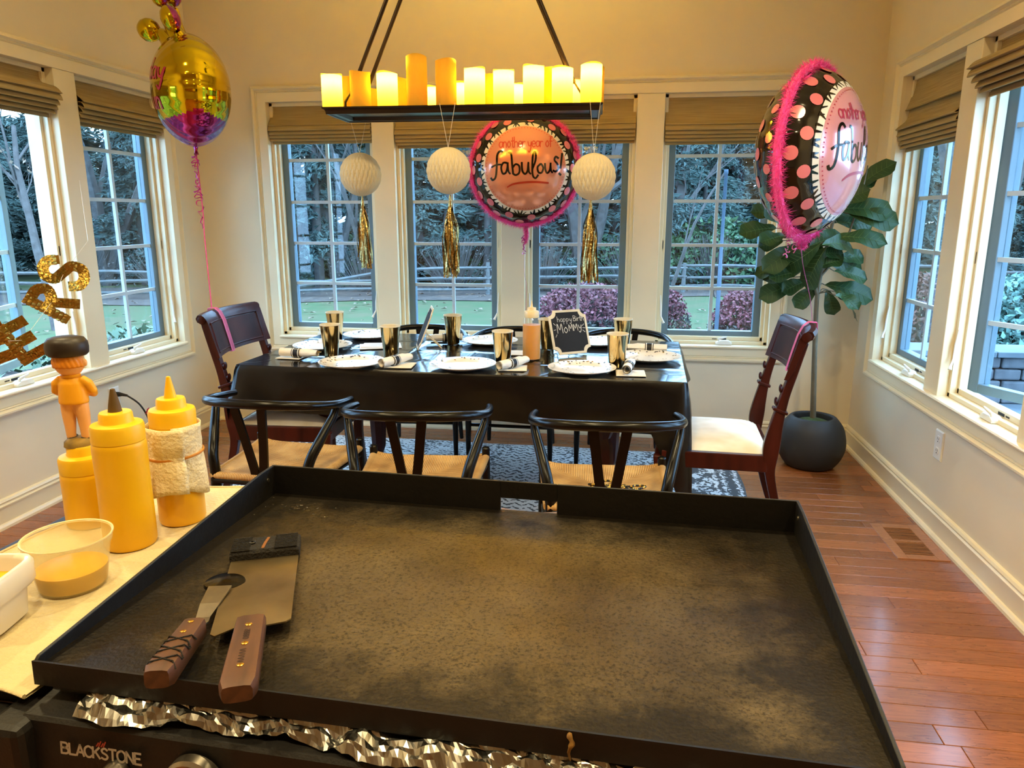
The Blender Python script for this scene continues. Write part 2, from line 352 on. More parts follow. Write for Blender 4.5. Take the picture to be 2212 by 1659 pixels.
shade('r', *WIN['r'][0], 1.752, 'longer woven roman shade with two flat panels beside the fig tree', long=True)
shade('r', *WIN['r'][1], 1.9, 'woven roman shade at the right edge, on the open right wall window', bulge=.05)
# outlets, plug, floor register --------------------------------------
def outlet(W, u, z, label):
    t = thing('wall_outlet', label, 'outlet', wp(W, u, z, 0)); mb = MB(); hw, hh = .042, .068
    mb.loops([[wp(W, u+a*s, z+b*s2, p) for a, b in ((-1, -1), (1, -1), (1, 1), (-1, 1))] for s, s2, p in ((hw, hh, 0), (hw, hh, .003), (hw-.005, hh-.005, .007))], True, False, True)
    part('cover_plate', mb, M['white_plastic'], t, 30, world=True)
    for dz in (-.027, .027):
        mb = MB(); mb.loops([[wp(W, u+.018*cos(a)*s, z+dz+max(-.016, min(.016, .021*sin(a)))*s, p) for a in [2*pi*i/20 for i in range(20)]] for s, p in ((1, .006), (1, .0085), (.96, .009))], True, False, True)
        rc = part('receptacle', mb, M['white_plastic'], t, 30, world=True)
        mb = MB()
        for du in (-.007, .007): wbox(mb, W, u+du-.0012, u+du+.0012, z+dz-.002, z+dz+.009, .009, .0094)
        wbox(mb, W, u-.003, u+.003, z+dz-.012, z+dz-.007, .009, .0094); part('slot', mb, M['black_print'], rc, None, world=True)
    return t
outlet('r', 3.42, .408, 'white duplex outlet on the right wall below the window')
outlet('l', 3.655, .41, 'white duplex outlet on the left wall with a black cord plugged in')
M['black_rubber'] = mat('black_rubber', '#181717', .5); M['red_tag'] = mat('red_tag', '#c22a32', .5); M['paper_tag'] = mat('paper_tag', '#e7e4dc', .6)
cord = thing('power_cord', 'black power cord plugged into the left wall outlet', 'cord', (XL+.02, 3.655, .437))
mb = MB(); mb.tube([(XL+.01, 3.655, .437), (XL+.03, 3.655, .437), (XL+.05, 3.66, .435), (XL+.075, 3.668, .428)], [.014, .014, .009, .006], 10); part('plug', mb, M['black_rubber'], cord, 50, world=True)
P = catmull([(XL+.07, 3.667, .43), (XL+.13, 3.69, .37), (XL+.17, 3.70, .27), (XL+.19, 3.69, .14), (XL+.2, 3.64, .03), (XL+.3, 3.5, .006), (XL+.62, 3.36, .006), (XL+1.0, 3.3, .006), (XL+1.35, 3.32, .02)], 8)
mb = MB(); mb.tube(P, .005, 6); part('cable', mb, M['black_rubber'], cord, 60, world=True)
mb = MB(); mb.box((XL+.165, 3.70, .335), (.004, .03, .03), (0, .4, .3)); part('warning_tag', mb, M['red_tag'], cord, None, world=True)
mb = MB(); mb.box((XL+.178, 3.71, .29), (.002, .035, .05), (0, .2, .3)); part('paper_label', mb, M['paper_tag'], cord, None, world=True)
vent = thing('floor_vent', 'oak louvred floor register set in the planks by the right wall', 'vent', (1.31, 3.26, 0))
mb = MB(); x0, x1, y0, y1 = -.105, .105, -.185, .185; ix, iy = .06, .14
for q in ((x0, -ix, y0, y1), (ix, x1, y0, y1), (-ix, ix, y0, -iy), (-ix, ix, iy, y1), (-ix, ix, -.012, .012)): mb.bb((q[0], q[2], -.002), (q[1], q[3], .004))
part('frame', mb, M['oak_vent'], vent, None, bevel=.0015)
mb = MB(); mb.bb((-ix, -iy, -.002), (ix, iy, .0006)); part('duct_shade', mb, M['black_print'], vent, None)  # flat black sheet standing in for the shade below the slats
for s in (-1, 1):
    for i in range(9):
        mb = MB(); mb.bb((-ix, -.0024, 0), (ix, .0024, .0035)); part('slat', mb, M['oak_vent'], vent, None, loc=(0, s*(.02+.0135*i), 0))
# kitchen downlights behind the camera (lamps of the room)
M['lamp'] = mat('lamp_lens', '#fff2d8', .4)
N, Lk, b_ = nodes(M['lamp']); b_.inputs['Emission Color'].default_value = (1, .72, .36, 1); b_.inputs['Emission Strength'].default_value = 8
kl = 0
for (x, y) in ((-1.9, 1.75), (-.4, 1.75), (.9, 1.75), (-1.9, .35), (-.4, .35), (.9, .35)):
    kl += 1; t = thing('recessed_downlight', 'recessed ceiling downlight over the %s, %s' % ('wishbone chairs' if y > 1 else 'griddle', {-1.9: 'by the left wall', -.4: 'in the middle', .9: 'by the right wall'}[x]), 'ceiling light', (x, y, ZC), group='recessed kitchen downlights')
    mb = MB(); mb.lathe([(.095, 0), (.095, -.006), (.075, -.008), (.072, 0)], 24, cap0=False, cap1=False); part('trim_ring', mb, M['white_plastic'], t, 40)
    mb = MB(); mb.lathe([(.072, -.002), (.06, -.004), (.02, -.005)], 24, cap0=False); part('lens', mb, M['lamp'], t, 60)
    ld = bpy.data.lights.new('downlight_bulb', 'AREA'); ld.shape = 'DISK'; ld.size = .13; ld.energy = KITCHEN_W; ld.color = (1, .80, .42); ld.spread = R_(150)
    lo = link('bulb', ld, t, loc=(0, 0, -.009))
# ================================================================== OUTDOORS
ZG = -.9
M['grass'] = mat('lawn_grass', '#2c451e', .9, var=.35, scale=1.2, bump=.4, bscale=30, col2='#474529')
M['mulch'] = mat('leaf_mulch', '#362c27', .95, scale=5, col2='#4a3f38', bump=.5, bscale=12)
M['bark'] = mat('grey_bark', '#4a4745', .9, scale=6, col2='#36322f', bump=.5, bscale=30)
M['twig'] = mat('bare_twig', '#484744', .9, scale=4, col2='#36312f')
M['needle'] = mat('pine_needles', '#4b5d59', .8, scale=.6, col2='#344845')
M['needle2'] = mat('pine_needles_light', '#576762', .8, scale=.6, col2='#3f534c')
M['leafy'] = mat('shrub_leaves', '#425d38', .7, scale=.8, col2='#2d462f')
M['leafy2'] = mat('groundcover_leaves', '#4b6047', .6, scale=2, col2='#293f2f')
M['barberry'] = mat('barberry_leaves', '#774249', .7, scale=2.5, col2='#552f34')
M['rust'] = mat('rust_leaves', '#62392c', .7, scale=2.5, col2='#492c26')
M['rail'] = mat('weathered_rail', '#595b5a', .85, scale=3, col2='#40403f', stretch=(1, 8, 8))
M['dry_leaf'] = mat('dry_leaf', '#7a6b5b', .8, scale=5, col2='#5f4736')
M['stone'] = mat('field_stone', '#54565a', .85, scale=4, col2='#3b3c40', bump=.5, bscale=20)
M['flag'] = mat('flagstone', '#545b62', .7, scale=3, col2='#3f484e')
mb = MB(); mb.bb((-70, -20, ZG-.3), (50, 90, ZG)); o = struct('ground_lawn', mb, M['grass'], None); o['label'] = 'green lawn behind the house'
def bedline(x): return 21.3+.27*x+.35*sin(x*.7)
mb = MB(); mb.grid(lambda u, v: (-38+70*u, bedline(-38+70*u)+v*5, ZG+.02+.04*sin(pi*v)), 60, 4)
o = struct('mulch_bed', mb, M['mulch'], 60); o['label'] = 'brown leaf-strewn planting bed along the fence'
mb = MB()
for i in range(420):
    x = rnd.uniform(-16, 6); y = bedline(x)+rnd.uniform(-8, 3); a = rnd.uniform(0, 6.3); s = rnd.uniform(.04, .11); z = ZG+.05
    mb.add([(x+s*cos(a), y+s*sin(a), z), (x-s*sin(a)*.6, y+s*cos(a)*.6, z+.02), (x-s*cos(a), y-s*sin(a), z), (x+s*sin(a)*.6, y-s*cos(a)*.6, z+.03)], [(0, 1, 2, 3)])
tag(part('fallen_leaves', mb, M['dry_leaf'], None, None, recalc=False), 'dry tan leaves scattered over the lawn and bed', 'leaves', kind='stuff')
# split-rail fence
fence = thing('split_rail_fence', 'weathered grey split rail fence along the woods', 'fence', (-2, 21.8, ZG))
def fl(x): return bedline(x)+1.3-.35*sin(x*.7)
px = [-30+2.9*i for i in range(19)]
for i, x in enumerate(px):
    mb = MB(); h = .98+rnd.uniform(-.06, .06); mb.tube([(0, 0, 0), (rnd.uniform(-.03, .03), 0, h)], [.075, .06], 6)
    part('post', mb, M['rail'], fence, 50, world=True, loc=(x, fl(x), ZG))
    if i < len(px)-1:
        for hh in (.22, .52, .8):
            x2 = px[i+1]; mb = MB(); a = Vector((x-.1, fl(x), ZG+hh+rnd.uniform(-.05, .05))); b = Vector((x2+.1, fl(x2), ZG+hh+rnd.uniform(-.05, .05)))
            if i == 7 and hh > .7: a.z = ZG+.25
            mb.tube([a, (a+b)/2+Vector((0, 0, rnd.uniform(-.03, .03))), b], [.04, .055, .04], 5); part('rail', mb, M['rail'], fence, 50, world=True)
# bare trees
def branch(mb, p, d, L, r, depth, rg, spread=.6, sides=5):
    n = 5 if depth > 1 else 3; pts = [p]; q = Vector(p); dd = Vector(d).normalized()
    for i in range(n):
        dd = (dd+Vector((rg.uniform(-1, 1), rg.uniform(-1, 1), rg.uniform(-.4, .7)))*.16).normalized(); q = q+dd*L/n; pts.append(q.copy())
    mb.tube(pts, [r*(1-.62*i/n) for i in range(n+1)], sides, caps=False)
    if depth <= 0: return
    for k in range(rg.randint(3, 4) if depth > 1 else rg.randint(3, 5)):
        t = rg.uniform(.3, 1); i = min(n-1, int(t*n)); b = pts[i].lerp(pts[i+1], t*n-i)
        e = (dd+Vector((rg.uniform(-1, 1), rg.uniform(-1, 1), rg.uniform(-.25, .8)))*spread*1.5).normalized()
        branch(mb, b, e, L*rg.uniform(.45, .68), r*(1-.6*t)*.55, depth-1, rg, spread, max(3, sides-1))
def bare_tree(x, y, h, r, lean, label, seed, forks=1, leaves=0):
    rg = random.Random(seed); t = thing('bare_tree', label, 'tree', (x, y, ZG), group='bare trees along the fence'); mb = MB()
    for k in range(forks):
        d = Vector((lean+(k-(forks-1)/2)*.42, rg.uniform(-.1, .1), 1)); branch(mb, Vector((rg.uniform(-.1, .1)*(forks > 1), 0, -.05)), d, h, r*(1 if k == 0 else .8), 4, rg)
    part('trunk', mb, M['bark'], t, 60)
    if leaves:
        mb = MB(); vv = [v for v in rg.sample(t.children[0].data.vertices[:], leaves)]
        for v in vv:
            c = v.co; s = .07; a = Vector((rg.uniform(-s, s), rg.uniform(-s, s), rg.uniform(-s, 0))); b = Vector((rg.uniform(-s, s), rg.uniform(-s, s), rg.uniform(-s, 0))); mb.add([c, c+a, c+a+b, c+b], [(0, 1, 2, 3)])
        part('clinging_leaves', mb, M['dry_leaf'], t, None, recalc=False, kind='stuff')
    return t
BT = [(640, 640, 24.0, 9, .24, -.3, 'grey forked tree trunk leaning in the back window nearest the gold balloon', 2, 3), (722, 640, 24, 9, .2, .22, 'leaning grey trunk behind the hanging paper ball nearest the gold balloon', 8, 2),
      (790, 655, 22.3, 8, .12, .02, 'slim straight trunk by the fence post in the first back window', 3, 1), (958, 625, 25, 10, .2, -.12, 'thick grey trunk behind the middle gold tassel', 4, 2), (1015, 620, 27, 9, .14, .02, 'pale straight trunk in the second back window', 5, 1),
      (1062, 610, 28, 9, .26, .02, 'dark trunk at the edge of the second back window', 6, 1), (1262, 620, 25, 10, .3, .06, 'thick double trunk behind the gold tassel nearest the fig tree', 7, 2),
      (1438, 615, 26, 10, .3, .22, 'dark leaning trunk in the back window nearest the fig tree', 9, 1), (1440, 690, 19, 6, .06, .16, 'thin pale sapling in front of the fence', 10, 1)]
for (px_, py_, Y, h, r, lean, lb, sd, fk) in BT:
    p = ony(px_, py_, Y); bare_tree(p.x, p.y, h*.62, r, lean, lb, sd, fk)
bare_tree(-15.2, 15.2, 6.2, .26, .05, 'bare oak with tan leaves in the open left wall window', 21, 2, 160)
bare_tree(-11.6, 13.6, 4.6, .12, -.15, 'small bare tree with clinging leaves by the left wall window', 22, 1, 140)
bare_tree(-17.5, 23, 7, .25, .1, 'bare tree far off behind the left wall windows', 23, 2)
bare_tree(8.5, 19, 6, .22, .02, 'bare tree in the right wall window', 24, 2)
# evergreens (own copies of two kinds)
def conifer(name, seed, mat_, n=2600, h=8.5, rad=2.4):
    rg = random.Random(seed); t = thing(name, 'x', 'tree', (0, 0, ZG), group='dark evergreens of the woods'); mb = MB()
    mb.tube([(0, 0, 0), (.05, 0, h*.5), (0, 0, h*.97)], [.2, .13, .02], 6)
    tips = []
    for k in range(46):
        z = .5+(h-.9)*(k/46)**.9; a = rg.uniform(0, 6.283); L = rad*(1-(z/h)**1.5)*rg.uniform(.65, 1.1)+.25; e = Vector((cos(a)*L, sin(a)*L, z-.12*L)); mb.tube([(0, 0, z), e*.5+Vector((0, 0, z*.5+.06)), e], [.035, .02, .006], 3); tips.append((z, e))
    part('trunk', mb, M['bark'], t, 60); mb = MB()
    for k in range(n):
        z, e = rg.choice(tips); f = rg.uniform(.12, 1.05); c = Vector((0, 0, z)).lerp(e, f)+Vector((rg.gauss(0, .16), rg.gauss(0, .16), rg.gauss(0, .12)))
        s = rg.uniform(.16, .42); d = Vector((e.x, e.y, rg.uniform(-.9, .3))).normalized()+Vector((rg.uniform(-.7, .7), rg.uniform(-.7, .7), rg.uniform(-.5, .5))); d.normalize()
        q = d.cross(Vector((rg.uniform(-1, 1), rg.uniform(-1, 1), rg.uniform(-1, 1)))).normalized()*.06
        q2 = d.cross(q).normalized()*.06
        mb.add([c-q, c+d*s, c+q, c-q2, c+q2], [(0, 1, 2), (3, 1, 4)])
    part('foliage', mb, mat_, t, None, recalc=False); return t
CA = conifer('evergreen_tree', 51, M['needle'], 8500); CB = conifer('evergreen_tree', 52, M['needle2'], 7000, 7.2, 2.7)
spots = []
x = -34; k = 0
while x < 24:
    for row, dy in ((0, 5.5), (1, 10)):
        X = x+rnd.uniform(-.8, .8)+row*1.4; spots.append((X, bedline(X)+dy+rnd.uniform(-1.2, 1.2)))
    x += 2.9
for i in range(30):
    X = -40+2.35*i; spots.append((X, bedline(X)+14.5+rnd.uniform(-.8, .8)))
used = {0: 0, 1: 0}
for k, (X, Y) in enumerate(spots):
    w_ = 0 if (rnd.random() < .6 and Y-bedline(X) < 13) else 1; base = CA if w_ == 0 else CB
    o = base if used[w_] == 0 else copy_tree(base); used[w_] += 1
    o.location = (X, Y, ZG); s = rnd.uniform(.7, 1.0); o.scale = (s, s, s*rnd.uniform(.9, 1.1)) if Y-bedline(X) < 13 else (1.35, 1.35, .95); o.rotation_euler = (0, 0, rnd.uniform(0, 6.28))
    o['label'] = ('dark green evergreen in the woods behind the fence' if w_ == 0 else 'paler grey green evergreen in the woods behind the fence')
    o['group'] = 'dark evergreens of the woods' if w_ == 0 else 'paler evergreens of the woods'
# shrubs
def shrub(name, label, c, r, mats, n, seed, leaf=.05, cat='shrub', twigs=60, low=None, group=None):
    rg = random.Random(seed); t = thing(name, label, cat, c, group=group); mb = MB()
    for k in range(twigs):
        a = rg.uniform(0, 6.283); b = rg.uniform(.2, 1); e = Vector((r[0]*cos(a)*b*.95, r[1]*sin(a)*b*.95, r[2]*sqrt(max(.1, 1-b*b*.8))*1.0)); mb.tube([(e.x*.15, e.y*.15, 0), (e.x*.6, e.y*.6, e.z*.5), e], [.018, .01, .004], 3, caps=False)
    part('twigs', mb, M['twig'], t, 60); mb = MB()
    for k in range(n):
        a = rg.uniform(0, 6.283); u = rg.random()**.6; zz = rg.uniform(.0, 1); rr = sqrt(max(0, 1-zz*zz))*(.78+.22*u)+.1
        c_ = Vector((r[0]*cos(a)*rr*(u*.4+.6), r[1]*sin(a)*rr*(u*.4+.6), r[2]*(.1+.92*zz*(.75+.25*u))))
        d = Vector((rg.uniform(-1, 1), rg.uniform(-1, 1), rg.uniform(-.4, 1))).normalized()*leaf*rg.uniform(.7, 1.5); q = d.cross(Vector((rg.uniform(-1, 1), rg.uniform(-1, 1), rg.uniform(-1, 1)))).normalized()*leaf*.5
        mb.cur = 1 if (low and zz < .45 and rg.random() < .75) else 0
        mb.add([c_-d*.5, c_+q, c_+d, c_-q], [(0, 1, 2, 3)])
    part('foliage', mb, mats, t, None, recalc=False); return t
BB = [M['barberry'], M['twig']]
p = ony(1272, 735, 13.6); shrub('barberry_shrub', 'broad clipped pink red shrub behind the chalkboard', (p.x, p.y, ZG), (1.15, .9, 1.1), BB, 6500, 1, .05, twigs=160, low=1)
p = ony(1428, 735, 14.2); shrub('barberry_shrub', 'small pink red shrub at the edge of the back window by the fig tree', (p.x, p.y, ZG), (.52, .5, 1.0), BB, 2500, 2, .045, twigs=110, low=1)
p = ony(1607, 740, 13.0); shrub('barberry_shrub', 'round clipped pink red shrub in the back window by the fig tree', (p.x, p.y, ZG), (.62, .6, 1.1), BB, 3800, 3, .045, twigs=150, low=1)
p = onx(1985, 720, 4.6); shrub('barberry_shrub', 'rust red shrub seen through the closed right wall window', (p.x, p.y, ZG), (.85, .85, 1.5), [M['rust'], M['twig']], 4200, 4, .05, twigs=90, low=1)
for i, (px_, Y, s) in enumerate(((1330, 25.5, 1.4), (1530, 26, 1.9), (1610, 25.4, 1.5), (920, 27, 1.3), (720, 28, 1.4))):
    p = ony(px_, 640, Y); shrub('green_shrub', 'leafy pale green shrub growing behind the fence', (p.x, p.y, ZG), (1.6*s, 1.1, 1.2*s), M['leafy'], 2600, 60+i, .13, twigs=50, group='pale green shrubs behind the fence')
for i in range(12):
    x_ = -24+i*2.7; shrub('bare_brush', 'tangle of bare grey brush along the fence', (x_, bedline(x_)+2.4, ZG), (1.5, .9, 1.8), M['twig'], 160, 80+i, .05, twigs=120, group='bare brush tangles along the fence')
# pole
p = ony(1548, 700, 11.5); t = thing('garden_pole', 'thin dark metal pole standing on the lawn by the round shrub', 'pole', (p.x, p.y, ZG))
mb = MB(); mb.lathe([(.032, 0), (.032, 1.6), (.026, 1.62), (.026, 2.92), (.034, 2.93), (.03, 2.99)], 10); part('shaft', mb, mat('dark_pole', '#3d4c5c', .5, .3), t, 50)
mb = MB(); mb.tube([(0, 0, 1.1), (-.06, 0, 1.12), (-.08, 0, 1.2), (-.05, 0, 1.25)], .008, 5); part('hook', mb, M['dark_metal'], t, 50)
# groundcover bed under the left wall windows
mb = MB(); rg = random.Random(5)
for k in range(5200):
    x_ = rg.uniform(-6.4, -3.25); y_ = rg.uniform(2.2, 8.6); z_ = -.02+.14*sin(x_*2.1)*cos(y_*1.7)+rg.uniform(-.12, .08); s = rg.uniform(.035, .075)
    d = Vector((rg.uniform(-1, 1), rg.uniform(-1, 1), rg.uniform(.1, .8))).normalized()*s; q = d.cross(Vector((0, 0, 1))).normalized()*s*.55; c = Vector((x_, y_, z_)); mb.add([c-d, c+q, c+d, c-q], [(0, 1, 2, 3)])
gc = part('groundcover', mb, M['leafy2'], None, None, recalc=False); tag(gc, 'low leafy green groundcover under the left wall windows', 'groundcover', kind='stuff')
mb = MB(); mb.grid(lambda u, v: (-6.6+3.5*u, 2+6.8*v, -.14+.14*sin((-6.6+3.5*u)*2.1)*cos((2+6.8*v)*1.7)), 24, 30)
tag(part('planting_bank', mb, M['mulch'], None, 60), 'earth bank carrying the groundcover beside the left wall', 'bank', kind='structure')
# neighbour's house far off
hs = thing('neighbour_house', 'dark neighbouring house with white windows far off through the left wall window', 'house', (-37, 33, ZG))
M['siding'] = mat('dark_siding', '#4d535c', .8); M['roofing'] = mat('roof_shingle', '#5a5450', .9); M['bright_win'] = mat('white_window', '#d8e2ec', .3)
mb = MB(); mb.bb((-5, -4, 0), (5, 4, 5.2)); part('wall', mb, M['siding'], hs, None)
mb = MB(); mb.loops([[(-5.6, -4.6, 5.2), (-5.6, 4.6, 5.2), (-5.6, 0, 8.2)], [(5.6, -4.6, 5.2), (5.6, 4.6, 5.2), (5.6, 0, 8.2)]], True, True, True); part('roof', mb, M['roofing'], hs, None)
for zz in (.9, 3.2):
    for xx in (-3.4, -1.1, 1.2, 3.5):
        mb = MB(); mb.box((xx, -4.03, zz+.6), (.9, .06, 1.3)); wq = part('window', mb, M['bright_win'], hs, None)
        mb = MB(); mb.box((xx, -4.07, zz+.6), (.06, .03, 1.3)); mb.box((xx, -4.07, zz+.6), (.9, .03, .06)); part('muntin', mb, M['siding'], wq, None)
# terrace outside the right wall: flagstones, stone seat wall, blue spruce, cushions
ter = thing('terrace', kind='structure', loc=(4, 6, -.5)); ter['label'] = 'blue grey flagstone terrace outside the right wall'
mb = MB(); mb.bb((1.7, 1.0, -.9), (8.2, 9.4, -.54)); part('base', mb, M['stone'], ter, None, world=True)
yy = 1.02
while yy < 9.3:
    hh = rnd.choice((.45, .6, .75)); xx = 1.72
    while xx < 8.1:
        ww = rnd.choice((.5, .7, .9)); mb = MB(); mb.bb((-ww/2+.008, -hh/2+.008, -.03), (ww/2-.008, hh/2-.008, 0)); part('flagstone', mb, M['flag'], ter, None, world=True, bevel=.008, loc=(xx+ww/2, yy+hh/2, -.5+rnd.uniform(-.004, .004))); xx += ww
    yy += hh
sw = thing('stone_seat_wall', 'low grey fieldstone seat wall with a slab cap on the terrace', 'wall', (5, 8.3, -.5))
for lv in range(4):
    xx = 2.6-rnd.uniform(0, .2)
    while xx < 7.8:
        ww = rnd.uniform(.22, .42); mb = MB(); hh = .125
        mb.box((0, 0, 0), (ww-.015, .42+rnd.uniform(-.03, .03), hh-.012)); part('stone', mb, M['stone'], sw, None, world=True, bevel=.018, loc=(xx+ww/2, 8.3, -.5+.0625+lv*.125)); xx += ww
for i in range(4):
    mb = MB(); mb.box((0, 0, 0), (1.31, .52, .06)); part('cap_slab', mb, M['flag'], sw, None, world=True, bevel=.008, loc=(3.2+1.32*i, 8.3, .03))
p = onx(2195, 780, 5.4); shrub('blue_spruce', 'dense blue green dwarf spruce on the terrace edge', (p.x, p.y, -.5), (.62, .62, 1.15), [mat('spruce_needles', '#6f9088', .8, scale=3, col2='#4a6a64')], 4200, 41, .06, 'tree', 40)
# ================================================================== FURNITURE
M['lacquer'] = mat('black_lacquer', '#090808', .24, var=.2, scale=6, spec=.32)
M['mahogany'] = mat('mahogany', '#43170e', .32, scale=3, col2='#260c08', stretch=(6, 6, 1.2), coat=.05, spec=.22)
M['mahogany_panel'] = mat('flame_mahogany', '#4c2414', .42, scale=2.5, col2='#261010', stretch=(2, 5, 1), coat=.0, spec=.18)
# paper-cord weave: four triangular fields of cords
m = mat('paper_cord', '#c79a58', .75); N, Lk, b_ = nodes(m)
tc = N.new('ShaderNodeTexCoord'); sx = N.new('ShaderNodeSeparateXYZ'); Lk.new(tc.outputs['Object'], sx.inputs[0])
ax = mathn(N, Lk, 'ABSOLUTE', sx.outputs[0]); ay = mathn(N, Lk, 'ABSOLUTE', mathn(N, Lk, 'MULTIPLY', sx.outputs[1], 1.06)); sel = mathn(N, Lk, 'GREATER_THAN', ax, ay)
co = mathn(N, Lk, 'MULTIPLY_ADD', sel, mathn(N, Lk, 'SUBTRACT', sx.outputs[1], sx.outputs[0]), sx.outputs[0])
sn = mathn(N, Lk, 'SINE', mathn(N, Lk, 'MULTIPLY', co, 900.0)); nz = N.new('ShaderNodeTexNoise'); nz.inputs['Scale'].default_value = 9; nz.inputs['Detail'].default_value = 5; Lk.new(tc.outputs['Object'], nz.inputs[0])
hv = mathn(N, Lk, 'MULTIPLY_ADD', sn, .22, mathn(N, Lk, 'MULTIPLY', nz.outputs[0], 1.0)); rp = N[m['ramp']]
rp.color_ramp.elements[0].color = (*lin('#8e6430'), 1); rp.color_ramp.elements[1].color = (*lin('#d6ad6c'), 1); Lk.new(hv, rp.inputs[0])
bp = N.new('ShaderNodeBump'); bp.inputs['Strength'].default_value = .5; bp.inputs['Distance'].default_value = .003; Lk.new(sn, bp.inputs['Height']); Lk.new(bp.outputs[0], b_.inputs['Normal'])
M['cord'] = m
# --- rug
m = mat('tribal_rug', '#c9d2d8', .95, sheen=.2); N, Lk, b_ = nodes(m)
tc = N.new('ShaderNodeTexCoord'); sx = N.new('ShaderNodeSeparateXYZ'); Lk.new(tc.outputs['Object'], sx.inputs[0]); X, Y = sx.outputs[0], sx.outputs[1]
nz = N.new('ShaderNodeTexNoise'); nz.inputs['Scale'].default_value = 55; nz.inputs['Detail'].default_value = 2; Lk.new(tc.outputs['Object'], nz.inputs[0]); wear = mathn(N, Lk, 'MULTIPLY', mathn(N, Lk, 'SUBTRACT', nz.outputs[0], .5), 1.3)
def tri(x, f): return mathn(N, Lk, 'ABSOLUTE', mathn(N, Lk, 'SUBTRACT', mathn(N, Lk, 'FRACT', mathn(N, Lk, 'MULTIPLY', x, f)), .5))
def line(v, wd): return mathn(N, Lk, 'LESS_THAN', mathn(N, Lk, 'ADD', v, wear), wd)
blk = mathn(N, Lk, 'FLOOR', mathn(N, Lk, 'MULTIPLY', X, 2.2)); odd = mathn(N, Lk, 'GREATER_THAN', mathn(N, Lk, 'FRACT', mathn(N, Lk, 'MULTIPLY', blk, .5)), .25)
zz = tri(mathn(N, Lk, 'ADD', Y, mathn(N, Lk, 'MULTIPLY', tri(X, 14.0), .07)), 21.0)
di = tri(mathn(N, Lk, 'ADD', tri(X, 9.0), tri(Y, 11.0)), 3.0)
pat = mathn(N, Lk, 'MULTIPLY_ADD', odd, mathn(N, Lk, 'SUBTRACT', di, zz), zz); lnz = line(pat, .13)
sep = line(tri(mathn(N, Lk, 'ADD', X, .227), 2.2), .012); field = mathn(N, Lk, 'MAXIMUM', lnz, sep)
aX = mathn(N, Lk, 'ABSOLUTE', X); bz = line(mathn(N, Lk, 'ABSOLUTE', mathn(N, Lk, 'SUBTRACT', mathn(N, Lk, 'ADD', tri(Y, 5.5), mathn(N, Lk, 'MULTIPLY', aX, 3.0)), 3.9)), .12)
band = mathn(N, Lk, 'SUBTRACT', 1.0, bz); stripe = mathn(N, Lk, 'GREATER_THAN', mathn(N, Lk, 'ADD', tri(aX, 14.0), wear), .12)
inband = mathn(N, Lk, 'GREATER_THAN', aX, 1.12); inst = mathn(N, Lk, 'GREATER_THAN', aX, 1.285); wl = line(mathn(N, Lk, 'MULTIPLY', mathn(N, Lk, 'ABSOLUTE', mathn(N, Lk, 'SUBTRACT', aX, 1.275)), 12.0), .1)
d1 = mathn(N, Lk, 'MULTIPLY_ADD', inband, mathn(N, Lk, 'SUBTRACT', band, field), field); d2 = mathn(N, Lk, 'MULTIPLY_ADD', inst, mathn(N, Lk, 'SUBTRACT', stripe, d1), d1)
d3 = mathn(N, Lk, 'MULTIPLY', d2, mathn(N, Lk, 'SUBTRACT', 1.0, wl)); mxr = N.new('ShaderNodeMix'); mxr.data_type = 'RGBA'; Lk.new(d3, mxr.inputs[0])
mxr.inputs[6].default_value = (*lin('#cfd4d6'), 1); mxr.inputs[7].default_value = (*lin('#33383c'), 1); Lk.new(mxr.outputs[2], b_.inputs['Base Color'])
M['rug'] = m
RC = Vector((-.74, 3.46, 0)); RR = R_(-1.5)
mb = MB(); hx, hy = 1.42, .96
mb.grid(lambda u, v: (-hx+2*hx*u+.006*sin(v*19), -hy+2*hy*v+.006*sin(u*23), .011 if .004 < u < .996 and .004 < v < .996 else .001), 60, 40)
rug = part('area_rug', mb, M['rug'], None, 60, loc=RC, rot=(0, 0, RR)); tag(rug, 'white and charcoal patterned rug under the dining table', 'rug')
# --- dining table under the cloth
TC = Vector((-.70, 3.51, 0)); TR = R_(-2.2); TW, TD = 2.0, 1.0
tb = thing('dining_table', 'dark wooden dining table under the black plastic cloth', 'table', TC, TR)
mb = MB(); mb.box((0, 0, .735), (TW-.02, TD-.02, .04)); part('tabletop', mb, M['mahogany'], tb, None, bevel=.006)
mb = MB()
for s in (-1, 1): mb.box((0, s*(TD/2-.09), .665), (TW-.2, .025, .1)); mb.box((s*(TW/2-.09), 0, .665), (.025, TD-.2, .1))
part('apron', mb, M['mahogany'], tb, None, bevel=.003)
for sx_ in (-1, 1):
    for sy_ in (-1, 1):
        mb = MB(); mb.lathe([(.03, .012), (.035, .05), (.025, .09), (.042, .14), (.05, .3), (.045, .42), (.032, .46), (.05, .5), (.052, .66), (.052, .715)], 8); part('leg', mb, M['mahogany'], tb, 30, loc=(sx_*(TW/2-.34), sy_*(TD/2-.16), 0))
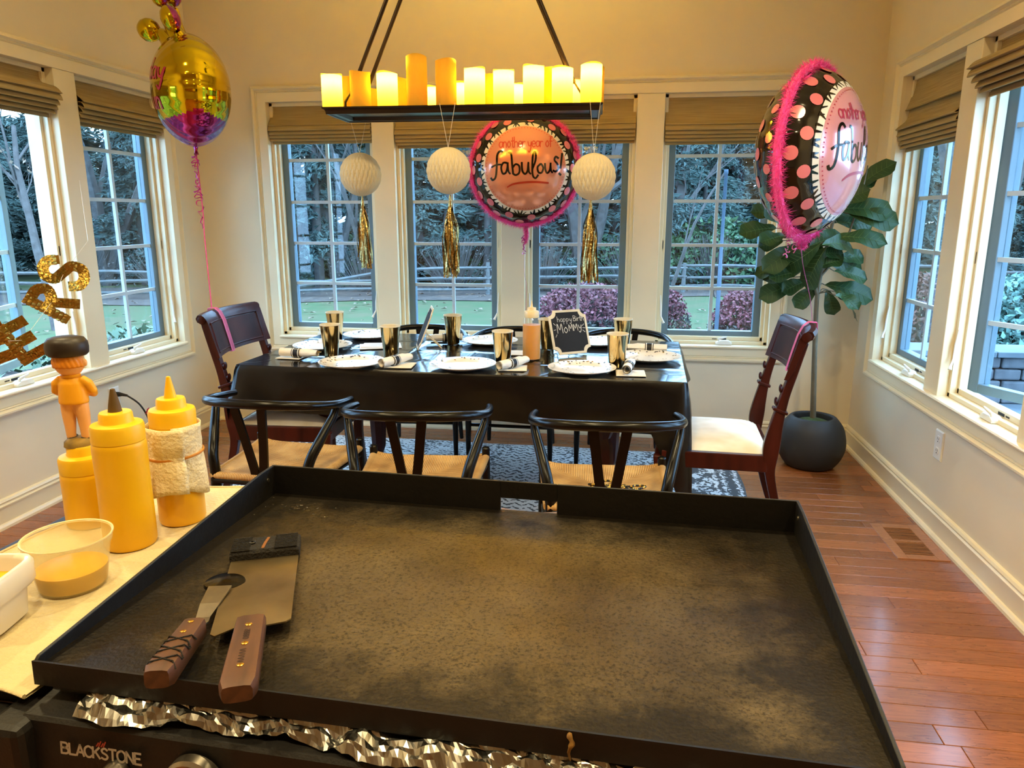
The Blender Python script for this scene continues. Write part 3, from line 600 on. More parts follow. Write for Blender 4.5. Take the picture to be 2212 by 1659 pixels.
# --- black plastic tablecloth
m = mat('black_plastic_film', '#0c0a0a', .14, var=.2, scale=4, spec=.45, coat=.2, crough=.08, ior=1.55); N, Lk, b_ = nodes(m)
tc = N.new('ShaderNodeTexCoord'); n1 = N.new('ShaderNodeTexNoise'); n1.inputs['Scale'].default_value = 3.2; n1.inputs['Detail'].default_value = 3; n1.inputs['Distortion'].default_value = .8; Lk.new(tc.outputs['Object'], n1.inputs[0])
vo = N.new('ShaderNodeTexVoronoi'); vo.feature = 'DISTANCE_TO_EDGE'; vo.inputs['Scale'].default_value = 4.5; Lk.new(tc.outputs['Object'], vo.inputs[0])
vv = mathn(N, Lk, 'MINIMUM', vo.outputs['Distance'], .06)
bp = N.new('ShaderNodeBump'); bp.inputs['Strength'].default_value = .3; bp.inputs['Distance'].default_value = .012; Lk.new(mathn(N, Lk, 'ADD', mathn(N, Lk, 'MULTIPLY', n1.outputs[0], .5), mathn(N, Lk, 'MULTIPLY', vv, 2.0)), bp.inputs['Height']); Lk.new(bp.outputs[0], b_.inputs['Normal'])
M['film'] = m
M['film_hang'] = mat('black_plastic_film_hanging', '#0c0a0a', .26, var=.2, scale=4, spec=.4, bump=.6, bscale=4)
ZT = .762
cl = thing('tablecloth', 'black plastic tablecloth draped over the dining table', 'tablecloth', (TC.x, TC.y, 0), TR)
mb = MB()
def topz(x, y):
    z = ZT
    for q in (-.66, -.33, 0, .33, .66): z += .0035*math.exp(-((x-q)/.008)**2)
    for q in (-.25, 0, .25): z += .0035*math.exp(-((y-q)/.008)**2)
    return z+.0012*mnoise.noise((x*7, y*7, .3))
mb.grid(lambda u, v: (-TW/2+TW*u, -TD/2+TD*v, topz(-TW/2+TW*u, -TD/2+TD*v)), 141, 81)
part('top_sheet', mb, M['film'], cl, 179)
# skirt: perimeter, each point with its own drop
per = []; hw, hd = TW/2, TD/2; ns = 90
for i in range(ns): per.append((Vector((-hw+TW*i/ns, -hd, 0)), Vector((0, -1, 0)), 'n', i/ns))
for i in range(45): per.append((Vector((hw, -hd+TD*i/45, 0)), Vector((1, 0, 0)), 'e', i/45))
for i in range(ns): per.append((Vector((hw-TW*i/ns, hd, 0)), Vector((0, 1, 0)), 'f', i/ns))
for i in range(45): per.append((Vector((-hw, hd-TD*i/45, 0)), Vector((-1, 0, 0)), 'w', i/45))
def drop(side, t):
    d = .212+.006*sin(t*17)
    if side == 'n':
        d = .212-.03*max(0, 1-t*6)+.02*sin(t*9)*.3
        d += .36*max(0, (t-.93)/.07)**1.2
    elif side == 'e': d = .205+.36*max(0, 1-t/.055)**.8
    elif side == 'w': d = .21+.12*max(0, (t-.9)/.1)
    return d
rows = 15; L = []
for j in range(rows+1):
    g_ = j/rows; l = []
    for k, (p, n_, sd, t) in enumerate(per):
        s_ = k*.022; D = drop(sd, t); dd = D*g_
        cor = min(abs(t), abs(1-t))*(2.0 if sd in 'nf' else 1.0); cf = math.exp(-(cor/.10)**2)
        out = .004+.010*g_+g_*.020*(sin(s_*9.0+1.3*sin(s_*2.3))*.6+mnoise.noise((s_*3, g_*1.5, 2)))+cf*.05*g_**.8
        nn = n_.copy()
        if cf > .05:   # corners flare along the diagonal
            cx = 1 if p.x > 0 else -1; cy = 1 if p.y > 0 else -1; nn = (n_*(1-cf*.5)+Vector((cx, cy, 0)).normalized()*cf*.5).normalized()
        q = p+nn*out; z = ZT-dd-(.0 if j else -.0005)
        if j == 0: q = p; z = topz(p.x, p.y)
        if j == 1: z = ZT-.006; q = p+nn*.005
        l.append((q.x, q.y, z))
    L.append(l)
mb = MB(); mb.loops(L, True); part('skirt', mb, M['film_hang'], cl, 179)
# --- wishbone chairs
def wishbone(label, loc, rz, group):
    t = thing('wishbone_chair', label, 'chair', loc, rz, group); Lq = M['lacquer']
    ctrl = [(-.262, .075, .685), (-.270, 0, .692), (-.262, -.09, .702), (-.215, -.185, .719), (-.12, -.245, .730), (0, -.262, .733), (.12, -.245, .730), (.215, -.185, .719), (.262, -.09, .702), (.270, 0, .692), (.262, .075, .685)]
    P = catmull(ctrl, 6); n = len(P); rr = [.0135+.0045*sin(pi*i/(n-1)) for i in range(n)]
    mb = MB(); mb.tube(P, rr, 12); part('top_rail', mb, Lq, t, 60)
    for s in (-1, 1):
        mb = MB(); mb.tube([(s*.238, .205, .012), (s*.236, .203, .25), (s*.235, .2, .475)], [.012, .018, .0165], 12); mb.ell((s*.235, .2, .475), (.0165, .0165, .008), 10, 6); part('leg', mb, Lq, t, 50)
        mb = MB(); P = catmull([(s*.205, -.245, .012), (s*.196, -.215, .22), (s*.195, -.2, .42), (s*.205, -.19, .5), (s*.232, -.13, .585), (s*.256, -.075, .655), (s*.262, -.06, .696)], 5); mb.tube(P, [.012+.008*min(1, i/9) if i < 20 else .019-.0006*(i-20) for i in range(len(P))], 12); part('leg', mb, Lq, t, 60)
    # Y-shaped splat, a bent board
    mb = MB()
    def sp(x, z): return Vector((x, -.205-.055*((z-.40)/.34)**1.3 if z > .40 else -.205, z))
    poly = [(-.021, .40), (.021, .40), (.026, .50), (.05, .60), (.098, .742), (.064, .752), (.024, .63), (0, .575), (-.024, .63), (-.064, .752), (-.098, .742), (-.05, .60), (-.026, .50)]
    strips = []
    for s in (-1, 1):
        inner = [(0, .39), (0, .44), (s*.005, .475), (s*.018, .56), (s*.040, .728)]; outer = [(s*.034, .39), (s*.036, .44), (s*.040, .475), (s*.052, .56), (s*.075, .728)]
        I = catmull([(a, b, 0) for a, b in inner], 4); O = catmull([(a, b, 0) for a, b in outer], 4); th = Vector((0, .011, 0))
        mb.loops([[sp(i.x, i.y), sp(o.x, o.y), sp(o.x, o.y)+th, sp(i.x, i.y)+th] for i, o in zip(I, O)], True, True, True)
    part('splat', mb, Lq, t, 40)
    # woven seat, dished, with rolled edges
    def sf(u, v):
        w_ = .206+(.236-.206)*v; x = (2*u-1)*w_; y = -.205+.41*v; e = max(abs(2*u-1), abs(2*v-1)); z = .436-.012*(1-e**3)+.016*(abs(2*u-1)**6)*(v**3)
        return Vector((x, y, z))
    mb = MB(); mb.grid(sf, 29, 29); mb.grid(lambda u, v: sf(u, v)-Vector((0, 0, .028)), 29, 29)
    for ed in ([(-.206, -.205), (.206, -.205)], [(-.236, .205), (.236, .205)], [(-.206, -.205), (-.236, .205)], [(.206, -.205), (.236, .205)]):
        (a, b), (c, d) = ed; pts = [(a+(c-a)*i/10, b+(d-b)*i/10, sf(((a+(c-a)*i/10)/(.206+.03*((b+(d-b)*i/10)+.205)/.41)+1)/2, ((b+(d-b)*i/10)+.205)/.41).z-.013) for i in range(11)]; mb.tube(pts, .0155, 10)
    part('seat', mb, M['cord'], t, 50)
    mb = MB(); mb.tube([(-.2, -.22, .2), (.2, -.22, .2)], .009, 8); part('stretcher', mb, Lq, t, 60)
    mb = MB(); mb.tube([(-.235, .2, .24), (.235, .2, .24)], .010, 8); part('stretcher', mb, Lq, t, 60)
    for s in (-1, 1):
        mb = MB(); mb.tube([(s*.198, -.21, .27), (s*.236, .2, .27)], [.009, .009], 8, flat=1.6); part('stretcher', mb, Lq, t, 60)
        mb = MB(); mb.tube([(s*.198, -.21, .405), (s*.236, .2, .405)], .011, 8); part('seat_rail', mb, Lq, t, 60)
    mb = MB(); mb.tube([(-.2, -.21, .405), (.2, -.21, .405)], .012, 8); part('seat_rail', mb, Lq, t, 60)
    return t
ch = wishbone('black wishbone chair with a woven seat nearest the yellow bottles', (-1.335, 2.70, .0), R_(-4), 'black wishbone chairs')
ch.location.z = .011
dup(ch, 'black wishbone chair with an empty woven seat in the middle of the near side', (-.745, 2.62, .011), R_(5))
dup(ch, 'black wishbone chair with bead necklaces on its woven seat', (-.035, 2.60, .011), R_(4))
dup(ch, 'black wishbone chair on the window side beside the propped side-on board', (-1.17, 4.175, .011), R_(184))
dup(ch, 'black wishbone chair on the window side behind the orange sauce bottle', (-.60, 4.17, .011), R_(179))
dup(ch, 'black wishbone chair on the window side nearest the fig tree', (.03, 4.17, .011), R_(177))
# --- mahogany chairs
M['damask'] = mat('cream_damask', '#d8c49a', .6, scale=14, col2='#ece0c4', vdetail=2, sheen=.3, stretch=(1, .6, 1))
def mahogany_chair(label, loc, rz):
    t = thing('mahogany_chair', label, 'chair', loc, rz, 'mahogany dining chairs'); Mh = M['mahogany']; w = .245
    for s in (-1, 1):
        # sabre rear leg, rising into the stile
        P = catmull([(s*(w-.01), -.36, .0), (s*(w-.01), -.30, .16), (s*(w-.01), -.245, .36), (s*w, -.235, .46), (s*w, -.243, .56), (s*w, -.268, .70), (s*w, -.293, .80), (s*w, -.325, .93)], 5)
        mb = MB(); L = []
        for i, p in enumerate(P):
            f = i/(len(P)-1); dep = .034+.03*math.exp(-((f-.5)/.14)**2); wd = .017
            L.append([p+Vector((a*wd, b*dep/1.0*.5, 0)) for a, b in ((-1, -1), (1, -1), (1, 1), (-1, 1))])
        mb.loops(L, True, True, True); st = part('rear_stile', mb, Mh, t, 40, bevel=.004)
        for (zz, yy) in ((.725, -.276), (.672, -.262)):   # carved scroll bosses on the stile
            mb = MB(); mb.lathe([(.004, 0), (.016, .002), (.018, .008), (.01, .012)], 14, M=Matrix.Rotation(-pi/2, 3, 'X').to_3x3()); part('carved_scroll', mb, Mh, st, 50, loc=(s*w, yy+.016, zz+.02))
        mb = MB(); mb.box((s*w, -.258, .655), (.044, .06, .012), (R_(20), 0, 0)); part('carved_collar', mb, Mh, st, None, bevel=.003)
        P = catmull([(s*w, .235, .0), (s*w, .215, .14), (s*w, .20, .3), (s*w, .205, .44)], 4); mb = MB()
        mb.loops([[p+Vector((a*.019, b*(.016+.008*i/12), 0)) for a, b in ((-1, -1), (1, -1), (1, 1), (-1, 1))] for i, p in enumerate(P)], True, True, True); part('front_leg', mb, Mh, t, 40, bevel=.004)
        mb = MB(); mb.box((s*w, -.015, .43), (.03, .42, .07)); part('side_rail', mb, Mh, t, None, bevel=.004)
    for yy in (.205, -.235):
        mb = MB(); mb.box((0, yy, .43), (2*w-.03, .03, .07)); part('seat_rail', mb, Mh, t, None, bevel=.004)
    # curved crest with rolled top, inlaid panel and bead mouldings
    def cr(u, z, d=0):
        x = (2*u-1)*(w+.03); f = (z-.78)/.2; return Vector((x, -.292-.05*f+.05*(abs(2*u-1)**2)-.045+d, z))
    mb = MB(); prof = [(.785, .016), (.785, .03), (.84, .028), (.90, .027), (.945, .026), (.965, .022), (.978, .008), (.976, -.012), (.962, -.024), (.946, -.022), (.938, -.008), (.90, .0), (.82, .004)]
    mb.loops([[cr(i/20, z, d) for z, d in prof] for i in range(21)], True, True, True); crest = part('crest', mb, Mh, t, 40)
    mb = MB(); mb.grid(lambda u, v: cr(.09+.82*u, .812+.115*v, .0305), 21, 6); part('veneer_panel', mb, M['mahogany_panel'], crest, 60)
    mb = MB()
    for zz in (.803, .935): mb.tube([cr(.075+.85*i/20, zz, .030) for i in range(21)], .0035, 6)
    for uu in (.075, .925): mb.tube([cr(uu, .803+.132*i/4, .030) for i in range(5)], .0035, 6)
    part('bead_moulding', mb, Mh, crest, 60)
    mb = MB()
    for s in (0, 1): mb.lathe([(.002, 0), (.018, 0), (.019, .006), (.012, .008)], 14, c=cr(s, .957, .004), M=Matrix.Rotation((-1 if s == 0 else 1)*pi/2, 3, 'Y'))
    part('scroll_end', mb, Mh, crest, 50)
    # upholstered drop-in seat
    def sf(u, v):
        a, b = 2*u-1, 2*v-1; e = max(abs(a)**4, abs(b)**4); return Vector((a*(w-.012), -.015+b*.222, .462+.045*(1-e)+.012*(1-a*a)*(1-b*b)))
    mb = MB(); mb.grid(sf, 25, 25); mb.add([(-w+.012, -.237, .455), (w-.012, -.237, .455), (w-.012, .207, .455), (-w+.012, .207, .455)], [(0, 1, 2, 3)]); part('upholstered_seat', mb, M['damask'], t, 60)
    return t
mc = mahogany_chair('mahogany chair with a cream seat at the table end by the fig tree', (.40, 3.20, .011), R_(90-3))
mc2 = dup(mc, 'mahogany chair at the table end by the left wall, under the gold balloon', (-1.53, 3.30, .011), R_(-90+3))
# --- fiddle-leaf fig
M['pot'] = mat('matte_charcoal_pot', '#2c2d2f', .6, var=.15, scale=5); M['soil'] = mat('moss', '#3b4a24', .95, scale=20, bump=.8, bscale=40)
M['stem'] = mat('fig_stem', '#6b6350', .8, scale=8, col2='#4b4638', bump=.3, bscale=30)
m = mat('fig_leaf', '#35532c', .42, scale=4, col2='#24401f', spec=.4); N, Lk, b_ = nodes(m)
M['leaf'] = m; M['vein'] = mat('leaf_vein', '#5f7a42', .5)
FG = Vector((1.125, 4.28, 0)); fig = thing('potted_fig_tree', 'fiddle leaf fig in a round charcoal pot in the corner', 'plant', FG)
mb = MB(); pr = catmull([(.09, .0, 0), (.135, .01, 0), (.178, .08, 0), (.188, .155, 0), (.17, .235, 0), (.135, .285, 0), (.118, .298, 0), (.105, .292, 0), (.105, .26, 0)], 4); mb.lathe([(p.x, p.y) for p in pr], 40); part('pot', mb, M['pot'], fig, 60)
mb = MB(); mb.lathe([(.108, .255), (.08, .27), (.03, .285), (.004, .29)], 20, cap0=False); part('moss', mb, M['soil'], fig, 60)
tk = catmull([(0, 0, .27), (-.015, 0, .5), (-.03, 0, .75), (-.04, 0, 1.0), (-.02, 0, 1.2), (.01, 0, 1.42), (.05, 0, 1.62)], 6)
mb = MB(); mb.tube(tk, [.017-.010*i/len(tk) for i in range(len(tk))], 8); part('trunk', mb, M['stem'], fig, 60)
mb = MB(); mb.tube(catmull([(-.038, 0, .98), (-.09, -.03, 1.15), (-.14, -.05, 1.35)], 5), [.010-.0005*i for i in range(11)], 6); mb.tube(catmull([(-.03, 0, 1.1), (.06, -.03, 1.25), (.12, -.04, 1.5), (.14, -.05, 1.68)], 5), [.009-.0004*i for i in range(16)], 6); part('branch', mb, M['stem'], fig, 60)
def leafmesh(L, W, bend, cup):
    mb = MB()
    def f(u, v):
        s = v; wd = W*1.12*(s**.55)*((1-s**5)**.5)*(.62+.42*s)+.002
        a = 2*u-1; x = a*wd; z = -bend*s*s*L+cup*abs(a)**1.3*wd+.012*sin(s*14)*abs(a)*.6
        return Vector((x, s*L, z))
    mb.grid(f, 7, 11); return mb, f
protos = []
for (L, W, bd, cp) in ((.2, .068, .28, .25), (.24, .078, .45, .18), (.17, .06, .2, .3)):
    mb, f = leafmesh(L, W, bd, cp); me = mb.mesh('leaf', M['leaf'], 179, False)
    vb = MB(); vb.tube([f(.5, i/10)+Vector((0, 0, .001)) for i in range(11)], [.0016*(1-.08*i) for i in range(11)], 4)
    for i in range(2, 9):
        for s in (0, 1): vb.tube([f(.5, i/10)+Vector((0, 0, .0008)), f(.5+(s-.5)*.5, min(1, i/10+.06))+Vector((0, 0, .0012)), f(.5+(s-.5)*.86, min(1, i/10+.10))+Vector((0, 0, .0012))], [.0008, .0006, .0003], 3, caps=False)
    protos.append((me, vb.mesh('vein', M['vein'], 60, False)))
rg = random.Random(77)
def put_leaf(base, yaw, pitch, roll, k, sc=1):
    me, ve = protos[k]; o = link('leaf', me, fig); o.location = base; o.rotation_euler = Euler((pitch, roll, yaw), 'XYZ'); o.scale = (sc, sc, sc)
    v = link('vein', ve, o)
LV = [  # px tip area of single leaves in the photo: (px, py) of the leaf's centre, and outward turn (deg from +X, seen in the picture plane)
    (1880, 375, 60), (1885, 395, 25), (1860, 445, 10), (1890, 465, -5), (1835, 425, 40), (1655, 455, 165), (1690, 465, 150), (1645, 492, 178), (1672, 512, 185), (1665, 525, 190), (1715, 500, 160),
    (1700, 545, 205), (1730, 560, 225), (1820, 520, 10), (1850, 505, 15), (1800, 545, 5), (1775, 480, 70), (1740, 470, 110), (1865, 555, 8), (1830, 570, -8), (1795, 565, 25), (1845, 590, -5), (1830, 620, -3), (1700, 590, 185), (1690, 620, 195), (1720, 615, 200),
    (1840, 650, -18), (1795, 655, -75), (1830, 645, -30), (1740, 640, 225), (1680, 595, 172), (1660, 585, 184), (1760, 520, 120), (1790, 510, 30), (1755, 575, 240), (1815, 460, 30), (1725, 445, 140), (1850, 480, 0)]
for i, (px_, py_, dg) in enumerate(LV):
    c = ony(px_, py_, FG.y+rg.uniform(-.16, .10))-FG; k = rg.randrange(3); L = (.2, .24, .17)[k]; a = R_(dg)
    d = Vector((cos(a), rg.uniform(-.9, .5), sin(a))).normalized(); b = c-d*L*.5
    if FG.x+c.x+d.x*.14 > XR-.05: b.x -= (FG.x+c.x+d.x*.14)-(XR-.05)
    if FG.y+b.y > YB-.2: b.y = YB-.2-FG.y
    side = d.cross(Vector((rg.uniform(-.5, .5), -1, rg.uniform(0, 1.0)))).normalized(); up = side.cross(d).normalized()
    # columns: x=side, y=along leaf, z=face
    Mx = Matrix((side, d, side.cross(d))).transposed(); e = Mx.to_euler('XYZ')
    me, ve = protos[k]; o = link('leaf', me, fig); o.location = b; o.rotation_euler = e; s = rg.uniform(.85, 1.08); o.scale = (s, s, s); link('vein', ve, o)
    # petiole back to the nearest stem point
    tp = min(tk, key=lambda q: (Vector(q)-b).length+.4*max(0, q.z-b.z))
    mb = MB(); mb.tube([tp, (Vector(tp)+b)/2+Vector((0, 0, .015)), b], [.004, .003, .0025], 5, caps=False); part('petiole', mb, M['stem'], fig, 60)
# ================================================================== THINGS ON THE TABLE
def tl(p): return Vector(p)
M['gold'] = mat('gold_foil_cup', '#d9c08a', .14, 1, var=.06, scale=4)
M['cup_in'] = mat('cup_paper', '#e6d6b4', .6); M['plate'] = mat('paper_plate', '#efe9dc', .28, var=.03, coat=.4, crough=.1)
M['dot_black'] = mat('black_dot_print', '#17130f', .35); M['dot_gold'] = mat('gold_dot_print', '#c9a23c', .25, .8)
M['napkin'] = mat('paper_napkin', '#eee7da', .85, var=.05, scale=20, bump=.15, bscale=120); M['band'] = mat('napkin_band_print', '#17171b', .5); M['white_stripe'] = mat('white_band_stripe', '#f1efe8', .6)
ZP = .7665
def make_plate(label, loc, rz, group='paper plates with black and gold dots'):
    t = thing('paper_plate', label, 'plate', loc, rz, group); mb = MB()
    mb.lathe([(.004, .0), (.094, 0), (.104, .004), (.14, .016), (.148, .0175), (.1485, .0195), (.139, .0185), (.103, .0065), (.092, .0025), (.004, .0025)], 48, cap0=True, cap1=True); part('dish', mb, M['plate'], t, 50)
    rg = random.Random(5)
    for nm, mt, nn in (('black_dots', 'dot_black', 46), ('gold_dots', 'dot_gold', 30)):
        mb = MB()
        for k in range(nn):
            a = rg.uniform(0, 6.283); rr = rg.choice((rg.uniform(.108, .142), rg.uniform(.108, .142), rg.uniform(.06, .095))); s = rg.uniform(.003, .0048)
            def zz(r): return .0072+(r-.103)*.333 if r > .103 else .0034
            mb.add([(rr*cos(a)+s*cos(b), rr*sin(a)+s*sin(b), zz(sqrt((rr*cos(a)+s*cos(b))**2+(rr*sin(a)+s*sin(b))**2))+.0004) for b in [2*pi*i/8 for i in range(8)]], [tuple(range(8))])
        part(nm, mb, M[mt], t, None, recalc=False, kind='stuff')
    return t
PL = [(760, 783, 'dotted paper plate at the near place beside the left table corner'), (1000, 788, 'dotted paper plate at the middle near place'), (1257, 796, 'dotted paper plate at the near place in front of the chalkboard'),
      (697, 747, 'dotted paper plate at the table end by the left wall'), (800, 724, 'dotted paper plate on the window side beside the stacked cards'), (1058, 737, 'dotted paper plate on the window side in the middle'),
      (1286, 739, 'dotted paper plate on the window side beside the chalkboard'), (1402, 771, 'dotted paper plate at the table end by the fig tree')]
pl0 = None
for i, (x, y, lb) in enumerate(PL):
    p = onz(x, y, ZP+.01); q = (p.x, p.y, ZP)
    if pl0 is None: pl0 = make_plate(lb, q, 0)
    else: dup(pl0, lb, q, i*1.7)
def make_cup(label, loc):
    t = thing('gold_cup', label, 'cup', loc, 0, 'shiny gold paper cups'); mb = MB(); mb.lathe([(.031, .004), (.0315, 0), (.033, .002), (.0475, .145), (.0485, .147)], 36, cap0=True, cap1=False); part('wall', mb, M['gold'], t, 60)
    mb = MB(); mb.lathe([(.0485, .147), (.0497, .1495), (.0485, .152), (.0465, .150)], 36, cap0=False, cap1=False); part('rolled_rim', mb, M['cup_in'], t, 80)
    mb = MB(); mb.lathe([(.0468, .150), (.0325, .008), (.002, .008)], 36, cap0=False); part('lining', mb, M['cup_in'], t, 60); return t
CU = [(726, 733, 'gold paper cup standing farthest back at the left'), (716, 767, 'gold paper cup beside the napkin roll at the left table end'), (845, 771, 'gold paper cup in front of the stacked cards'), (979, 741, 'gold paper cup beside the propped side-on board'),
      (1086, 785, 'gold paper cup beside the orange sauce bottle'), (1182, 752, 'gold paper cup mostly hidden behind the chalkboard'), (1344, 752, 'gold paper cup on the window side at the right'), (1332, 792, 'gold paper cup beside the near right plate')]
c0 = None
for x, y, lb in CU:
    p = onz(x, y, ZP); q = (p.x, p.y, ZP-.001)
    if c0 is None: c0 = make_cup(lb, q)
    else: dup(c0, lb, q, x*.01)
def make_roll(label, loc, rz):
    t = thing('napkin_roll', label, 'napkin', loc, rz, 'rolled napkins with black paper bands'); mb = MB(); n = 40; L = []
    def rr(s): return .0215+.006*max(0, (s-.6)/.4)
    spir = []
    for k in range(n+1):
        a = 2*pi*2.2*k/n; spir.append((a, 1-.5*k/n))
    rows = []
    for j in range(9):
        s = j/8; r0 = rr(s)*(1-.25*max(0, (s-.7)/.3)); rows.append([Vector((-.095+.19*s, r0*cos(a)*q*(1.15 if s > .8 else 1), .0225+r0*sin(a)*q*(.8 if s > .8 else 1))) for a, q in spir])
    mb.loops(rows, False); part('napkin', mb, M['napkin'], t, 60)
    mb = MB(); mb.lathe([(.0228, -.02), (.0228, .02)], 28, c=(-.01, 0, .0225), cap0=False, cap1=False, M=Matrix.Rotation(pi/2, 3, 'Y')); bd = part('paper_band', mb, M['band'], t, 60)
    mb = MB()
    for q in (-.014, .014): mb.lathe([(.0231, q-.002), (.0231, q+.002)], 28, c=(-.01, 0, .0225), cap0=False, cap1=False, M=Matrix.Rotation(pi/2, 3, 'Y'))
    mb.tube([(-.03, -.012, .0422), (.01, -.012, .0422)], .0012, 4); part('band_stripe', mb, M['white_stripe'], bd, 60)
    mb = MB()
    for k in range(4): mb.tube([(.07, -.006+.004*k, .026), (.098, -.007+.0046*k, .031), (.112, -.008+.005*k, .030)], [.0022, .0016, .0012], 5)
    part('fork_tines', mb, M['gold'], t, 60); return t
RL = [(646, 764, -4, 'banded napkin roll at the table end by the left wall'), (855, 779, 66, 'banded napkin roll between the near left and middle plates'), (1108, 785, 60, 'banded napkin roll in front of the orange sauce bottle'), (1358, 792, 84, 'banded napkin roll at the near right corner'),
      (1398, 753, 176, 'banded napkin roll above the right end plate'), (960, 731, 200, 'banded napkin roll on the window side by the side-on board')]
r0 = None
for x, y, a, lb in RL:
    p = onz(x, y, ZP+.022); q = (p.x, p.y, ZP+.0035)
    if r0 is None: r0 = make_roll(lb, q, R_(a))
    else: dup(r0, lb, q, R_(a))
NPK = [(634, 770, -4, 'square white napkin under the roll at the left table end'), (865, 789, 4, 'square white napkin under the near left roll'), (1108, 795, 6, 'square white napkin under the roll by the sauce bottle'), (1362, 806, 2, 'square white napkin under the roll at the near right corner'), (1105, 762, 2, 'square white napkin behind the cup by the sauce bottle'), (958, 735, 5, 'square white napkin under the window side roll')]
n0 = None
def make_napkin(label, loc, rz):
    mb = MB(); h = .062
    for k in range(3): mb.bb((-h+.001*k, -h+.0015*k, .0008*k), (h-.001*k, h-.001*k, .0008*k+.0007))
    o = part('square_napkin', mb, M['napkin'], None, None, loc=loc, rot=(0, 0, rz)); return tag(o, label, 'napkin', 'square folded napkins')
for x, y, a, lb in NPK:
    p = onz(x, y, ZP); q = (p.x, p.y, ZP-.0005); n0 = make_napkin(lb, q, R_(a))
# chalkboards --------------------------------------------------------
M['chalkboard'] = mat('chalkboard_slate', '#1d1a19', .8, var=.3, scale=6); M['board_rim'] = mat('cream_board_rim', '#e5d3ae', .5); M['chalk'] = mat('chalk', '#d9d2c4', .95, var=.3, scale=200)
def notched(w, h, c):
    P = []
    for cx, cy, a0 in ((w, -h, pi/2), (w, h, pi), (-w, h, -pi/2), (-w, -h, 0)):
        P += [(cx+c*cos(a0+R_(90)*i/5*1), cy+c*sin(a0+R_(90)*i/5)) for i in range(6)][::-1]
    return P
HW = {  # single-stroke hand lettering, unit boxes
 'h': [[(0, 1), (.02, .5), (0, 0)], [(0, .35), (.2, .55), (.4, .4), (.42, 0)]], 'a': [[(.42, .5), (.15, .55), (0, .28), (.15, .02), (.4, .15), (.44, .5)], [(.44, .5), (.45, .15), (.52, 0)]],
 'p': [[(0, .55), (.02, 0), (0, -.5)], [(0, .4), (.2, .56), (.42, .35), (.3, .05), (.02, .08)]], 'y': [[(0, .52), (.1, .15), (.3, .12), (.42, .5)], [(.42, .52), (.35, -.1), (.15, -.5), (0, -.35)]],
 'B': [[(0, 1), (0, 0)], [(0, .98), (.35, .95), (.4, .65), (.05, .52), (.45, .4), (.42, .05), (0, 0)]], 'i': [[(.05, .55), (.06, 0)], [(.05, .8), (.06, .84)]], 'r': [[(0, .55), (.02, 0)], [(.02, .3), (.15, .52), (.35, .5)]],
 't': [[(.18, .95), (.18, .1), (.32, 0)], [(0, .6), (.38, .62)]], 'M': [[(0, 0), (.06, 1), (.3, .35), (.55, 1), (.62, 0)]], 'm': [[(0, 0), (.04, .72), (.22, .25), (.42, .75), (.5, 0)]], 'o': [[(.22, .6), (.02, .3), (.2, .0), (.42, .28), (.25, .6)]]}
def handwrite(mb, s, x, y, sz, adv, wd, fn, tilt=0):
    for i, c in enumerate(s):
        if c != ' ':
            for st in HW[c]: ribbon2d(mb, [(x+q[0]*sz, y+tilt*(x)+q[1]*sz) for q in st], wd, fn)
        x += adv[i] if isinstance(adv, list) else adv
def chalkboard(label, loc, rz, lean, text):
    t = thing('easel_chalkboard', label, 'chalkboard', loc, 0, 'small easel chalkboards'); t.rotation_euler = Euler((0, 0, rz))
    w, h = .103, .110; Mx = Matrix.Translation((0, 0, .004)) @ Matrix.Rotation(pi/2-lean, 4, 'X') @ Matrix.Translation((0, h, 0))
    mb = MB(); P = notched(w, h, .028); mb.prism([(x, y) for x, y in P], .006, Mx); part('rim', mb, M['board_rim'], t, None, bevel=.0015)
    mb = MB(); P = notched(w-.012, h-.012, .030); mb.prism(P, .0066, Mx); sl = part('slate', mb, M['chalkboard'], t, None)
    for s in (-1, 1):
        mb = MB(); a = Mx @ Vector((s*.03, -.02, 0)); mb.tube([a, (s*.03, a.y+.085, .003)], .003, 6); part('easel_leg', mb, M['board_rim'], t, 60)
    if text:
        mb = MB(); fn = lambda u, v: Mx @ Vector((u, v, .0072))
        handwrite(mb, 'happy', -.058, .052, .026, .0165, .0022, fn); handwrite(mb, 'Birthday'.replace('d', 'o'), .026, .060, .026, [.0155, .007, .011, .012, .014, .012, .012, .012][:8], .002, fn) if False else handwrite(mb, 'Birth', .030, .052, .026, [.0155, .007, .011, .011, .012], .0022, fn)
        handwrite(mb, 'Mo', -.066, -.004, .046, .036, .003, fn); handwrite(mb, 'mm', -.002, .004, .044, .026, .0028, fn); handwrite(mb, 'y', .052, .012, .036, .02, .0028, fn)
        for a, b in (((.072, .026), (.084, .034)), ((.074, .016), (.088, .014)), ((.072, .004), (.084, -.006)), ((-.072, .036), (-.082, .046)), ((-.074, .014), (-.085, .012)), ((-.072, -.01), (-.08, -.022))): ribbon2d(mb, [a, b], .0024, fn)
        part('chalk_lettering', mb, M['chalk'], sl, None, recalc=False)
    return t
p = onz(1238, 766, ZP); chalkboard('small cream rimmed chalkboard with a handwritten birthday greeting', (p.x, p.y-.01, ZP), R_(33), R_(22), True)
bd = chalkboard('small easel chalkboard seen almost side-on beside the stacked cards', (0, 0, ZP), R_(-72), R_(22), False); p = onz(902, 756, ZP); bd.location = (p.x-.01, p.y+.04, ZP)
